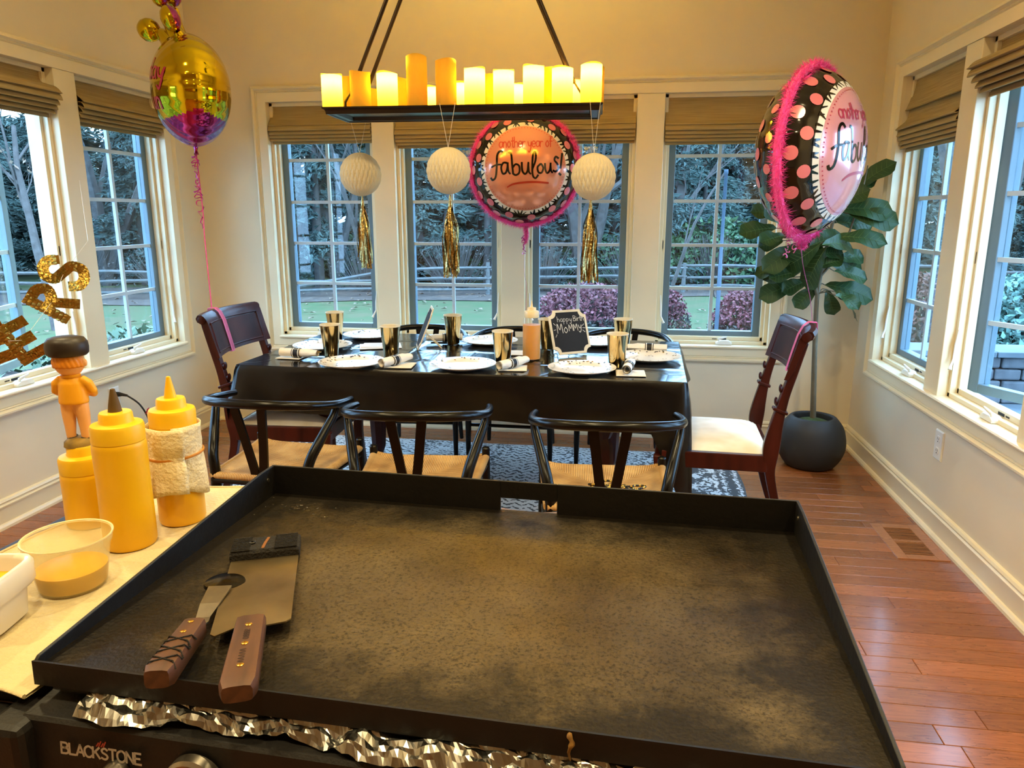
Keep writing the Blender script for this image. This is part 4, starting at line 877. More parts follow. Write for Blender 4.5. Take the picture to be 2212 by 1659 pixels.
# greeting cards
M['card'] = mat('card_paper', '#e9e8e6', .6, var=.04); M['card_ink'] = mat('card_ink', '#8a93a0', .7)
p = onz(822, 748, ZP)
for k, (dx, dy, a, w_, d_, lb) in enumerate(((0, 0, .35, .21, .15, 'white envelope at the bottom of the small card stack'), (-.01, .012, .2, .17, .12, 'white card with faint ink on top of the envelope'))):
    t = thing('greeting_card', lb, 'card', (p.x+dx, p.y+dy, ZP+.003*k), a); mb = MB(); mb.box((0, 0, .0015), (w_, d_, .0026)); part('sheet', mb, M['card'], t, None)
    if k:
        mb = MB(); fn = lambda u, v: Vector((u, v, .0032))
        for j in range(4): ribbon2d(mb, [(-.05+.02*i+.01*j, .01*sin(i*2.1+j)+.02*(j-1.5)) for i in range(5)], .0016, fn)
        part('printed_lines', mb, M['card_ink'], t, None, recalc=False)
# sauce bottle (clear) -------------------------------------------------
M['clear_plastic'] = mat('cloudy_clear_plastic', '#eef0ec', .25, alpha=.07, var=.02); M['sauce'] = mat('orange_sauce', '#d98c0c', .4, var=.06, sub=.0); M['cream_cap'] = mat('cream_cap_plastic', '#e7cf9d', .4, var=.04)
p = onz(1148, 775, ZP); sb = thing('sauce_bottle', 'clear squeeze bottle of orange sauce with a cream cap', 'bottle', (p.x, p.y, ZP))
mb = MB(); mb.lathe([(.03, 0), (.0415, .002), (.0425, .008), (.0425, .182), (.041, .19), (.036, .193), (.034, .198), (.034, .203)], 32, cap1=False); part('bottle', mb, M['clear_plastic'], sb, 50)
mb = MB(); mb.lathe([(.03, .0015), (.0405, .003), (.0412, .01), (.0412, .162), (.002, .163)], 32); part('sauce', mb, M['sauce'], sb, 50)
mb = MB(); mb.lathe([(.034, .196), (.0345, .197), (.0345, .222), (.032, .226), (.0225, .227), (.0215, .229), (.0205, .241), (.008, .243), (.0055, .246), (.0025, .272), (.001, .273)], 32); part('cap', mb, M['cream_cap'], sb, 40)
# bead necklaces on the chair seat -------------------------------------
M['bead_black'] = mat('black_bead', '#151414', .15, coat=.6); M['bead_gold'] = mat('gold_bead', '#d9b45a', .2, 1)
rg = random.Random(9); ico = MB(); ico.ell((0, 0, 0), (.005, .005, .005), 6, 4)
for k, (ox, oy, lb) in enumerate(((.0, .0, 'heaped black and gold bead necklace on the chair seat'), (.07, -.03, 'looser black and gold bead necklace at the edge of the chair seat'))):
    t = thing('bead_necklace', lb, 'necklace', (-.03+ox, 2.56+oy, .449)); P = catmull([(rg.uniform(-.075, .075), rg.uniform(-.04, .04), .004+rg.uniform(0, .014)) for i in range(14)], 14, True); mbk, mbg, mbs = MB(), MB(), MB()
    for i, q in enumerate(P):
        m_ = mbk if i % 5 < 3 else mbg; m_.ell(q, (.0048, .0048, .0048), 6, 4)
    part('black_beads', mbk, M['bead_black'], t, 60, kind='stuff'); part('gold_beads', mbg, M['bead_gold'], t, 60, kind='stuff'); mbs.tube(P+[P[0]], .001, 3); part('thread', mbs, M['bead_black'], t, 60)
# ================================================================== CHANDELIER
M['bronze'] = mat('dark_bronze', '#2b1d12', .28, .35, var=.3, scale=5)
CHC = Vector((-.735, 3.52, 1.9)); CHR = R_(2.0); chn = thing('candle_chandelier', 'long dark tray chandelier with pillar candles over the table', 'chandelier', CHC, CHR); CW, CD = 1.26, .34
mb = MB(); L = []
for ins, z in ((.0, .0), (.0, -.006), (.008, -.010), (.012, -.016), (.014, -.030), (.022, -.030), (.024, -.026), (.05, -.026), (.053, -.022), (.060, -.012), (.066, -.012)):
    a, b = CW/2-ins, CD/2-ins; L.append([(-a, -b, z), (a, -b, z), (a, b, z), (-a, b, z)])
mb.loops(L, True, True, True); part('tray', mb, M['bronze'], chn, 20)
for s in (-1, 1):
    for q in (-1, 1):
        a = Vector((s*.545, q*.09, .0)); b = Vector((s*.03, q*.08, ZC-1.9-.03)); kn = a.lerp(b, .09); mb = MB(); mb.tube([a, a+Vector((0, 0, .03)), kn], [.006, .006, .004], 6); mb.ell(kn, (.009, .009, .012), 8, 6); part('hook', mb, M['bronze'], chn, 50)
        mb = MB(); mb.tube([kn, b], .0065, 6, flat=1.5); part('rod', mb, M['bronze'], chn, 50)
mb = MB(); mb.bb((-.16, -.07, ZC-1.9-.03), (.16, .07, ZC-1.9)); part('ceiling_canopy', mb, M['bronze'], chn, None, bevel=.004)
# wax sleeves: thin translucent shells, real bulbs inside the lit ones
wx = bpy.data.materials.new('wax_sleeve'); wx.use_nodes = True; N, Lk = wx.node_tree.nodes, wx.node_tree.links; N.remove(N['Principled BSDF'])
nz = N.new('ShaderNodeTexNoise'); nz.inputs['Scale'].default_value = 9; nz.inputs['Detail'].default_value = 3; rp = N.new('ShaderNodeValToRGB'); rp.color_ramp.elements[0].color = (.72, .51, .085, 1); rp.color_ramp.elements[1].color = (.78, .56, .105, 1); Lk.new(nz.outputs[0], rp.inputs[0])
tl_ = N.new('ShaderNodeBsdfTranslucent'); df = N.new('ShaderNodeBsdfDiffuse'); ms = N.new('ShaderNodeMixShader'); ms.inputs[0].default_value = .45
Lk.new(rp.outputs[0], tl_.inputs[0]); Lk.new(rp.outputs[0], df.inputs[0]); Lk.new(tl_.outputs[0], ms.inputs[1]); Lk.new(df.outputs[0], ms.inputs[2]); Lk.new(ms.outputs[0], N['Material Output'].inputs[0]); M['wax'] = wx
def candle(x, y, r, h, lit):
    c = thing('candle'); c.parent = chn; c.location = (x, y, .001); n = 28; mb = MB(); L = []
    for j in range(9):
        z = h*j/8; L.append([(r*cos(2*pi*i/n), r*sin(2*pi*i/n), z+(.004*sin(2*pi*i/n*2+x*40) if j == 8 else 0)) for i in range(n)])
    L.append([(.9*r*cos(2*pi*i/n), .9*r*sin(2*pi*i/n), h-.006) for i in range(n)]); L.append([(.88*r*cos(2*pi*i/n), .88*r*sin(2*pi*i/n), h-.007) for i in range(n)]); mb.loops(L, True); part('sleeve', mb, M['wax'], c, 60)
    mb = MB(); mb.lathe([(r*.5, 0), (r*.5, .012), (.012, .014), (.012, h*.42), (.009, h*.44)], 12); part('bulb_socket', mb, M['white_plastic'], c, 50)
    if lit:
        ld = bpy.data.lights.new('candle_bulb', 'POINT'); ld.energy = CANDLE_W; ld.color = (1, .81, .26); ld.shadow_soft_size = .014; lo = link('bulb_light', ld, c); lo.location = (0, 0, h*.80)
        mb = MB(); mb.lathe([(.008, h*.44), (.013, h*.5), (.012, h*.56), (.005, h*.6)], 10); part('bulb', mb, M['lamp'], c, 60)
FR = [(723, .145, 1), (783, .153, 0), (840, .147, 1), (903, .215, 0), (965, .195, 0), (1026, .158, 1), (1088, .147, 1), (1152, .163, 1), (1214, .153, 1), (1276, .165, 1)]
CI = (TM(CHC, (0, 0, CHR))).inverted()
for px_, h, lit in FR:
    p = CI @ ony(px_, 225, 3.42); candle(p.x, -.105, .0465, h, lit)
for px_, h, lit in [(744, .17, 0), (815, .11, 0), (866, .155, 0), (937, .115, 1), (998, .13, 1), (1055, .16, 0), (1112, .12, 1), (1172, .19, 0), (1232, .135, 1), (1283, .19, 0)]:
    p = CI @ ony(px_, 222, 3.60); candle(p.x, .085, .045, h, lit)
# ================================================================== HANGING PAPER BALLS AND TASSELS
M['tissue'] = mat('cream_tissue_paper', '#dccfae', .85, var=.04, scale=20); M['foil_gold'] = mat('gold_foil_fringe', '#b8a26a', .2, 1, var=.35, scale=30, bump=.3, bscale=90); M['thread'] = mat('white_thread', '#efe9dc', .7)
def paper_ball(px_, py_, rpx, Y, label, rz):
    c = ony(px_, py_, Y); r = rpx*(c.y*cos(YAW)*cos(PITCH)+0*c.x-sin(YAW)*c.x*cos(PITCH)+(H-c.z)*sin(PITCH))/FPX
    t = thing('honeycomb_ball', label, 'paper ball', c, rz, 'cream honeycomb paper balls'); mb = MB(); nl = 84; nv = 72
    L = []
    for j in range(nv+1):
        a = -pi/2+pi*j/nv; a = max(-1.555, min(1.555, a)); l = []
        for i in range(nl*2):
            ph = 2*pi*i/(nl*2); s_ = ph*14; t_ = a*4.5; dm = abs(sin(s_+t_)*sin(s_-t_))**.45
            rr = r*(1-.10*(1-dm)*cos(a)); sh = 0
            l.append((rr*cos(a)*cos(ph+sh), rr*cos(a)*sin(ph+sh), r*1.02*sin(a)))
        L.append(l)
    mb.loops(L, True, True, True); part('honeycomb', mb, M['tissue'], t, None)
    mb = MB()
    for s in (-1, 1): mb.tube([(0, 0, r), (s*.035, .0, 1.905-c.z if Y < 3.5 else 1.87-c.z)], .0009, 4)
    part('hanging_thread', mb, M['thread'], t, 60); return c, r
def tassel(px_, y0, y1, Y, label, seed):
    a = ony(px_, y0, Y); b = ony(px_, y1, Y); hgt = a.z-b.z; t = thing('foil_tassel', label, 'tassel', (a.x, Y, b.z), 0, 'gold foil tassels'); rg = random.Random(seed); mb = MB()
    mb.lathe([(.004, hgt*1.04), (.007, hgt*.97), (.010, hgt*.9), (.006, hgt*.86)], 8); part('tied_loop', mb, M['foil_gold'], t, 30)
    mb = MB()
    for k in range(90):
        an = rg.uniform(0, 6.283); rr = rg.uniform(.012, .037); ln = hgt*rg.uniform(.72, .9); tw = rg.uniform(-1.5, 1.5); w_ = .0036; pts = []; n = 9
        for i in range(n+1):
            s = i/n; r_ = .006+(rr-.006)*min(1, s*2.6)+.004*sin(s*8+an*3); z = hgt*.9-ln*s; aa = an+.25*sin(s*5+k); q = Vector((r_*cos(aa), r_*sin(aa), z)); sd = Vector((-sin(aa+tw*s), cos(aa+tw*s), .1*sin(s*20+k)))*w_; pts += [q-sd, q+sd]
        mb.add(pts, [(2*i, 2*i+1, 2*i+3, 2*i+2) for i in range(n)])
    part('fringe', mb, M['foil_gold'], t, None, recalc=False, kind='stuff'); return t
BL = [(779, 377, 44.5, 3.66, 'smaller looking cream paper ball hanging nearest the left wall', .3), (969, 369, 48, 3.335, 'cream paper ball hanging in the middle', 0), (1282, 382, 48.5, 3.345, 'cream paper ball hanging beside the pink lettered balloon', .9)]
for q in BL: paper_ball(*q)
tassel(783, 430, 581, 3.66, 'gold foil tassel under the paper ball nearest the left wall', 1); tassel(972, 428, 602, 3.335, 'gold foil tassel under the middle paper ball', 2); tassel(1276, 434, 613, 3.345, 'gold foil tassel under the paper ball beside the lettered balloon', 3)
# ================================================================== BALLOONS, RIBBONS, BANNER
M['b_black'] = mat('black_foil', '#15110f', .12, .3, var=.2, scale=5, coat=.6, bump=.12, bscale=14); M['b_pink'] = mat('pink_foil_print', '#e77f86', .16, .15, var=.06, coat=.5); M['b_coral'] = mat('coral_foil_disc', '#e89a7c', .16, .25, var=.05, scale=3, coat=.6, bump=.05, bscale=6)
M['b_rose'] = mat('rose_foil_disc', '#e39a9c', .18, .2, var=.05, scale=3, coat=.6, bump=.05, bscale=6)
M['b_white'] = mat('white_zebra_print', '#f0e6d4', .3); M['b_red'] = mat('red_orange_print', '#b8341a', .35); M['b_rosered'] = mat('rose_red_print', '#b02c44', .35)
M['boa'] = mat('magenta_feather', '#ff45a5', .9, var=.15, scale=40, sheen=.5); M['ribbon'] = mat('magenta_curling_ribbon', '#b52a86', .3, .2, var=.2, scale=20); M['ribbon2'] = mat('pink_ribbon', '#d86aa6', .35, var=.15)
HW.update({'n': [[(0, .55), (.02, 0)], [(.02, .35), (.2, .56), (.38, .4), (.38, 0)]], 'e': [[(.03, .3), (.4, .32), (.35, .52), (.15, .56), (0, .28), (.15, .0), (.4, .08)]], 'f': [[(.4, .95), (.2, 1), (.12, .75), (.12, 0)], [(0, .55), (.34, .55)]],
 'u': [[(0, .55), (.03, .12), (.2, .0), (.36, .15)], [(.38, .55), (.38, 0)]], 'd': [[(.4, 1), (.4, 0)], [(.4, .45), (.15, .56), (0, .28), (.15, 0), (.4, .12)]]})
def frame_from(n, tilt=0):
    z = Vector(n).normalized(); up = Vector((0, 0, 1)); x = up.cross(z).normalized(); y = z.cross(x)
    m3 = Matrix((x, y, z)).transposed() @ Matrix.Rotation(tilt, 3, 'Z'); return m3.to_euler('XYZ')
def lens_balloon(label, c, Rr, T, n, tilt, discmat, redmat, seed, drop_to):
    t = thing('round_foil_balloon', label, 'balloon', c, rot=frame_from(n, tilt), group='pink and black birthday balloons')
    def zf(r): q = min(1, r/Rr); return T*(1-q**2.5)**.62
    def S(u, v, off=.0012):
        r = sqrt(u*u+v*v); return Vector((u, v, zf(r)+off))
    def Sr(u, v, s=1, off=.0016):   # offset along the surface normal so prints stay on the skin
        r = max(1e-5, sqrt(u*u+v*v)); r = min(r, Rr*.992); e = .0005; dz = (zf(r+e)-zf(r-e))/(2*e); nl = sqrt(1+dz*dz); k = off/nl
        return Vector((u*(1-dz*k/r) if r > .01 else u, v*(1-dz*k/r) if r > .01 else v, s*(zf(r)+k)))
    for s, nm in ((1, 'front_panel'), (-1, 'back_panel')):
        mb = MB(); L = []; na = 96
        for j in range(26):
            q = sin(pi/2*j/25) if j else .004; l = []
            for i in range(na):
                a = 2*pi*i/na; pk = 1+.010*(q**6)*sin(a*30+seed)+.006*(q**8)*sin(a*47); r = Rr*q
                l.append((r*cos(a)*pk, r*sin(a)*pk, s*zf(r)*(1+.03*(q**5)*sin(a*30+seed+1))))
            L.append(l)
        mb.loops(L, True, True, False); fp = part(nm, mb, M['b_black'], t, 179)
        if s > 0: front = fp
        # pink dots
        mb = MB(); rg = random.Random(seed)
        for ring, cnt, dr in ((.875, 13, .078), (.957, 13, .082)) if s > 0 else ((.55, 11, .08), (.8, 15, .075), (.95, 17, .06)):
            for k in range(cnt):
                a = 2*pi*(k+(.5 if ring in (.957, .8) else 0))/cnt; cu, cv = Rr*ring*cos(a), Rr*ring*sin(a)
                # ellipse squeezed radially where the skin turns away
                sl = (zf(Rr*ring+.001)-zf(Rr*ring-.001))/.002; rd = Rr*dr/sqrt(1+sl*sl); td = Rr*dr; pts = []
                for q in (0, 1):
                    pass
                ring_pts = [(cu+rd*cos(b)*cos(a)-td*sin(b)*sin(a), cv+rd*cos(b)*sin(a)+td*sin(b)*cos(a)) for b in [2*pi*i/16 for i in range(16)]]
                ctr = Sr(cu, cv, s, .003); vs_ = [ctr]+[Sr(u, v, s, .003) for u, v in ring_pts]; mb = MB(); mb.add(vs_, [(0, 1+i, 1+(i+1) % 16) for i in range(16)]); part('dot', mb, M['b_pink'], fp, 60, recalc=False)
    # zebra ring: white band with black wedges
    r0, r1 = .745*Rr, .812*Rr; mb = MB(); na = 120
    mb.loops([[Sr(r*cos(2*pi*i/na), r*sin(2*pi*i/na), 1, .0016) for i in range(na)] for r in (r0, (r0+r1)/2, r1)], True); part('zebra_band', mb, M['b_white'], front, 60, recalc=False)
    mb = MB(); rg = random.Random(seed+3); k = 64
    for i in range(k):
        a = 2*pi*i/k+rg.uniform(-.03, .03); sk = rg.uniform(-.09, .09); w0, w1 = rg.uniform(.012, .03), rg.uniform(.045, .065); rs = r0+(r1-r0)*rg.choice((0, 0, .15, .35))
        pts = []
        for f in range(5):
            r = rs+(r1*1.01-rs)*f/4; aa = a+sk*f/4; ww = w0+(w1-w0)*f/4; ww *= .5; pts += [Sr(r*cos(aa-ww), r*sin(aa-ww), 1, .0024), Sr(r*cos(aa+ww), r*sin(aa+ww), 1, .0024)]
        mb.add(pts, [(2*q, 2*q+1, 2*q+3, 2*q+2) for q in range(4)])
    part('zebra_stripes', mb, M['b_black'], front, 60, recalc=False, kind='stuff')
    # disc, beaded edge, lettering
    mb = MB(); mb.loops([[Sr(r0*q*cos(2*pi*i/72), r0*q*sin(2*pi*i/72), 1, .0022) for i in range(72)] for q in (1, .9, .8, .7, .6, .5, .4, .3, .2, .1, .01)], True, False, True); disc = part('printed_disc', mb, discmat, front, 179, recalc=False)
    mb = MB()
    for i in range(84):
        a = 2*pi*i/84; cu, cv = r0*.955*cos(a), r0*.955*sin(a); s = Rr*.009; mb.add([Sr(cu+s*cos(b), cv+s*sin(b), 1, .003) for b in [2*pi*q/6 for q in range(6)]], [tuple(range(6))])
    g_ = Rr/116; fn = lambda u, v: Sr(u*g_, v*g_, 1, .0034)
    x = -54
    for wd in ('another', 'year', 'of'):
        for ch_ in wd:
            for st in HW[ch_]: ribbon2d(mb, [(x+q[0]*17, 43+q[1]*21) for q in st], 2.0, fn)
            x += {'t': 6.6, 'r': 6.6, 'f': 6.5}.get(ch_, 8.4)
        x += 5
    ribbon2d(mb, [(-38, -37), (-25, -31), (0, -28), (25, -28), (48, -30)], 4.2, fn, taper=True); part('red_lettering', mb, redmat, disc, 60, recalc=False)
    mb = MB()
    FAB = [([(-42, 32), (-46, 36), (-52, 34), (-56, 26), (-57, 10), (-59, -10), (-62, -19), (-68, -22), (-71, -18)], 4.2), ([(-69, 4), (-60, 8), (-50, 9), (-45, 8)], 3.6),
           ([(-34, 12), (-42, 12), (-47, 3), (-44, -9), (-37, -8), (-33, 2), (-32, 12)], 4), ([(-32, 12), (-31, -4), (-27, -10)], 3.6), ([(-29, 33), (-24, 30), (-22, 10), (-20, -10)], 4.2), ([(-21, 2), (-14, 9), (-6, 5), (-6, -8), (-14, -13), (-20, -10)], 4),
           ([(0, 12), (1, -4), (7, -11), (13, -5), (15, 10)], 4.2), ([(15, 12), (16, -6), (20, -11)], 3.6), ([(24, -2), (32, 18), (31, 33), (26, 28), (24, 5), (25, -14), (31, -20), (37, -14)], 4), ([(42, 8), (36, 2), (38, -8), (45, -9), (49, 0), (45, 8), (42, 8)], 4),
           ([(53, 9), (54, -3), (58, -10), (64, -4), (66, 9)], 4), ([(66, 10), (67, -5), (70, -9)], 3.4), ([(84, 20), (78, 23), (75, 16), (82, 8), (84, -1), (78, -7), (72, -5)], 4), ([(93, 29), (91, 14), (89, 0)], 4.2), ([(86, -11), (89, -14)], 4.5)]
    for st, wd in FAB: ribbon2d(mb, [((q[0]-8)*.92, q[1]) for q in st], wd, fn)
    part('black_lettering', mb, M['b_black'], disc, 60, recalc=False)
    # marabou boa round the seam and down the neck
    rg = random.Random(seed+8); mb = MB()
    def fluff(p, k, ln):
        for _ in range(k):
            d = Vector((rg.gauss(0, 1), rg.gauss(0, 1), rg.gauss(0, 1))).normalized(); q = d.cross(Vector((rg.random(), rg.random(), rg.random()-.5))).normalized()*.0020; l = ln*rg.uniform(.5, 1.15); mb.add([p-q, p+q, p+d*l], [(0, 1, 2)])
    for i in range(420):
        a = 2*pi*i/420+rg.uniform(-.006, .006); r = Rr*1.012; fluff(Vector((r*cos(a), r*sin(a), rg.gauss(0, .007))), 32, .040)
    for i in range(40): fluff(Vector((rg.gauss(0, .004), -Rr*1.01-.16*Rr*i/40*(2.2 if drop_to else 1), rg.gauss(0, .006))), 26, .024)
    mb.tube([(Rr*1.012*cos(2*pi*i/90), Rr*1.012*sin(2*pi*i/90), 0) for i in range(91)], .017, 7, caps=False)
    part('feather_boa', mb, M['boa'], t, None, recalc=False, kind='stuff')
    return t
def pxr(px_, c): return px_*(Vector(c)-Vector((0, 0, H))).dot(_f)/FPX
c1 = ony(1134, 366, 4.4); lens_balloon('round balloon facing us reading another year of fabulous, edged in magenta feathers', c1, pxr(114, c1), pxr(64, c1), (.14, -.99, -.03), R_(1), M['b_coral'], M['b_red'], 1, True)
c2 = ony(1752, 332, 3.2); lens_balloon('round balloon turned aside beside the fig tree, edged in magenta feathers', c2, pxr(172, c2), pxr(98, c2), (.83, -.557, -.02), R_(3), M['b_rose'], M['b_rosered'], 2, False)
def ribbon_thing(label, P, curls=None, mat_=None, wraps=None):
    t = thing('balloon_ribbon', label, 'ribbon', P[-1], group='curling ribbons tying down the balloons'); P = [Vector(p) for p in P]
    mb = MB(); mb.tube(catmull(P, 8), .0026, 5, flat=.35); part('strand', mb, M['ribbon'], t, 60, world=True)
    if curls:
        for (a, b, nturn, rad, ph) in curls:
            a, b = Vector(a), Vector(b); pts = []; n = nturn*9
            for i in range(n+1):
                s = i/n; an = s*nturn*2*pi+ph; rr = rad*(.6+.4*sin(s*9+ph)); pts.append(a.lerp(b, s)+Vector((rr*cos(an), rr*sin(an), .006*sin(an*1.7))))
            mb = MB(); mb.tube(pts, .0028, 5, flat=.3); part('curl', mb, mat_ or M['ribbon'], t, 60, world=True)
    if wraps:
        for w_ in wraps:
            mb = MB(); mb.tube([Vector(p) for p in w_], .003, 6, flat=.5); part('wrap', mb, M['ribbon2'], t, 60, world=True)
    return t
Rm = pxr(114, c1); k1 = c1+Vector((0, 0, -Rm*1.3))
ribbon_thing('purple ribbon of the middle balloon hanging behind the sauce bottle', [k1, k1+Vector((.0, 0, -.2)), (c1.x+.015, 4.38, 1.0), (c1.x+.01, 4.375, .775)], [(k1+Vector((-.01, -.01, .02)), k1+Vector((0, -.01, -.09)), 5, .012, 0)])
R2_ = pxr(172, c2); k2 = c2+Vector((-.01, 0, -R2_*1.06))
chM = TM(mc.location, mc.rotation_euler)
def crestpt(mc_, u, z, d=0):
    w = .245; f = (z-.78)/.2; return TM(mc_.location, mc_.rotation_euler) @ Vector(((2*u-1)*(w+.03), -.292-.05*f+.05*(abs(2*u-1)**2)-.045+d, z))
def crest_wraps(mc_, us):
    out = []
    for u in us: out.append([crestpt(mc_, u, z, d) for z, d in ((.968, .028), (.985, .012), (.983, -.02), (.955, -.03), (.90, -.006), (.79, -.002), (.779, .012), (.779, .034), (.85, .036), (.93, .036), (.968, .028))])
    return out
kn = crestpt(mc, .42, .988, 0)
ribbon_thing('purple ribbon tying the turned balloon to the chair by the fig tree', [k2, k2.lerp(kn, .3)+Vector((-.006, 0, 0)), k2.lerp(kn, .7)+Vector((.004, 0, 0)), kn], [(k2+Vector((-.05, -.02, .0)), k2+Vector((-.06, -.02, -.07)), 4, .013, 1), (k2+Vector((-.02, -.02, .0)), k2+Vector((-.03, -.02, -.05)), 2, .012, 2)], M['ribbon2'], crest_wraps(mc, (.40, .42, .44, .455)))
# gold crown balloon seen edge-on
M['b_gold'] = mat('gold_mylar', '#cfb41c', .10, 1, var=.08, scale=3, bump=.1, bscale=9); M['b_mag'] = mat('magenta_mylar', '#b8245e', .12, .85, var=.35, scale=6, col2='#7a3f8c', bump=.1, bscale=9)
cg = ony(413, 196, 3.5); Rg = pxr(112, cg); Tg = pxr(80, cg); ng = Vector((-.80, -.60, 0)).normalized(); gb = thing('gold_foil_balloon', 'gold foil balloon with crown points and a magenta base by the left wall', 'balloon', cg, rot=frame_from(ng, R_(-7)))
def zg(r): q = min(1, r/Rg); return Tg*(1-q**2.2)**.56
def gold_shell(test):
    mb = MB(); na = 96; nr = 30
    for s in (1, -1):
        L = []
        for j in range(nr+1):
            q = sin(pi/2*j/nr) if j else .003; L.append([(Rg*q*cos(2*pi*i/na)*(1+.012*q**7*sin(2*pi*i/na*26)), Rg*q*sin(2*pi*i/na)*(1+.012*q**7*sin(2*pi*i/na*26))-(.13*Rg*max(0, -sin(2*pi*i/na)-.75)*q**4), s*zg(Rg*q)*(1+.05*(q**5)*sin(2*pi*i/na*26+1))) for i in range(na)])
        fs = []; vs_ = [p for l in L for p in l]
        for j in range(nr):
            for i in range(na):
                k = (i+1) % na; f = (j*na+i, j*na+k, (j+1)*na+k, (j+1)*na+i); cy = sum(vs_[q][1] for q in f)/4; a_ = 2*pi*i/na
                cz = abs(sum(vs_[q][2] for q in f)/4)
                low = cy < -.30*Rg-cz*.45
                if low == test: fs.append(f)
        mb.add(vs_, fs)
    return mb
part('gold_panels', gold_shell(False), M['b_gold'], gb, 179, recalc=False); part('magenta_base', gold_shell(True), M['b_mag'], gb, 179, recalc=False)
mb = MB(); mb.tube([(0, -Rg*1.0, 0), (.005, -Rg*1.1, 0), (.012, -Rg*1.17, 0)], [.014, .007, .012], 8); part('neck', mb, M['b_mag'], gb, 60)
def SG(u, v, off=.002):
    r = sqrt(u*u+v*v); return Vector((u, v, zg(r)+off))
mb = MB(); g_ = Rg/112; fn = lambda u, v: SG(u*g_, v*g_, .0025)
x = 8
for ch_ in 'day':
    for st in HW[ch_]: ribbon2d(mb, [(x+q[0]*40, 18+q[1]*40) for q in st], 5, fn)
    x += 24
x = 20
for ch_ in 'un':
    for st in HW[ch_]: ribbon2d(mb, [(x+q[0]*38, -40+q[1]*38) for q in st], 5, fn)
    x += 22
part('red_lettering', mb, M['b_rosered'], gb, 60, recalc=False)
def blob(pts, rad, tip):
    mb = MB(); mb.tube(catmull(pts, 5), rad, 10); return mb
GI = TM(cg, gb.rotation_euler).inverted()
def G3(px_, py_, dy=0): return GI @ ony(px_, py_, 3.5+dy)
arms = [((408, 118), (398, 95), (382, 68), (368, 40), -.10), ((392, 92), (372, 60), (352, 22), (343, -14), .0), ((385, 85), (380, 55), (378, 20), (372, -14), .05), ((372, 95), (355, 78), (338, 68), (322, 65), .02), ((420, 90), (440, 60), (452, 20), (458, -25), .10)][:4]
for k, (a, b, c_, d_, dy) in enumerate(arms):
    pa, pb, pc, pd = G3(*a, dy*.3), G3(*b, dy*.6), G3(*c_, dy), G3(*d_, dy); Q = catmull([pa, pb, pc], 5); nq = len(Q); mb = MB(); mb.tube(Q, [pxr(21, cg)*(1-.72*i/(nq-1))+.004 for i in range(nq)], 12); arm = part('crown_point', mb, M['b_gold'], gb, 60)
    for hm, mtr, w0 in (('bobble_gold', 'b_gold', 0), ('bobble_magenta', 'b_mag', 1)):
        mb = MB(); L = []; ctr = pd; ax = (pd-pc).normalized(); sd = ax.cross(Vector((0, 0, 1))).normalized(); up = sd.cross(ax); rr = pxr(24, cg)
        for i in range(8):
            a_ = (-pi/2+pi*i/7); a_ = max(-1.45, min(1.45, a_)); L.append([ctr+ax*rr*1.1*sin(a_)+(sd*cos(b_)+up*sin(b_)*.8)*rr*cos(a_)*(1+.09*sin(b_*9)) for b_ in ([pi*q/9+w0*pi for q in range(10)])])
        mb.loops(L, False); part(hm, mb, M[mtr], arm, 60, recalc=False)
kg = wm(gb) @ Vector((.012, -Rg*1.17, 0)); kl = crestpt(mc2, .62, .988, 0)
kk = [kg, kg.lerp(kl, .4)+Vector((.004, 0, 0)), kg.lerp(kl, .55), kl]
ribbon_thing('magenta curled ribbon tying the gold balloon to the chair by the left wall', kk, [(kg+Vector((-.01, 0, .0)), kg.lerp(kl, .30)+Vector((-.012, 0, 0)), 9, .020, 0), (kg+Vector((.0, -.01, .0)), kg.lerp(kl, .5)+Vector((-.008, 0, 0)), 8, .017, 2)], M['ribbon'], crest_wraps(mc2, (.57, .59, .61, .625)))
# foil letters of the party banner hanging by the left wall
M['banner_foil'] = mat('gold_banner_foil', '#b99a4c', .3, 1, var=.25, scale=40)
LET = {'S': [[(.09, .115), (.075, .14), (.045, .148), (.016, .13), (.016, .098), (.05, .078), (.084, .058), (.086, .022), (.055, .002), (.022, .008), (.008, .032)]], 'R': [[(.015, 0), (.015, .148)], [(.015, .14), (.06, .142), (.084, .115), (.06, .082), (.02, .078)], [(.045, .08), (.088, 0)]],
       'E': [[(.015, 0), (.015, .148)], [(.015, .137), (.088, .137)], [(.015, .075), (.078, .075)], [(.015, .012), (.088, .012)]], 'Y': [[(.05, 0), (.05, .07)], [(.05, .07), (.01, .148)], [(.05, .07), (.09, .148)]]}
BN = [('S', 138, 589, 66, 'gold foil letter S at the top of the hanging banner'), ('R', 112, 652, 54, 'gold foil letter R in the middle of the hanging banner'), ('E', 50, 735, 27, 'gold foil letter E low on the hanging banner'), ('E', -14, 738, 18, 'gold foil letter E cut off by the left edge')]
rg = random.Random(4); prev = None; thr = []
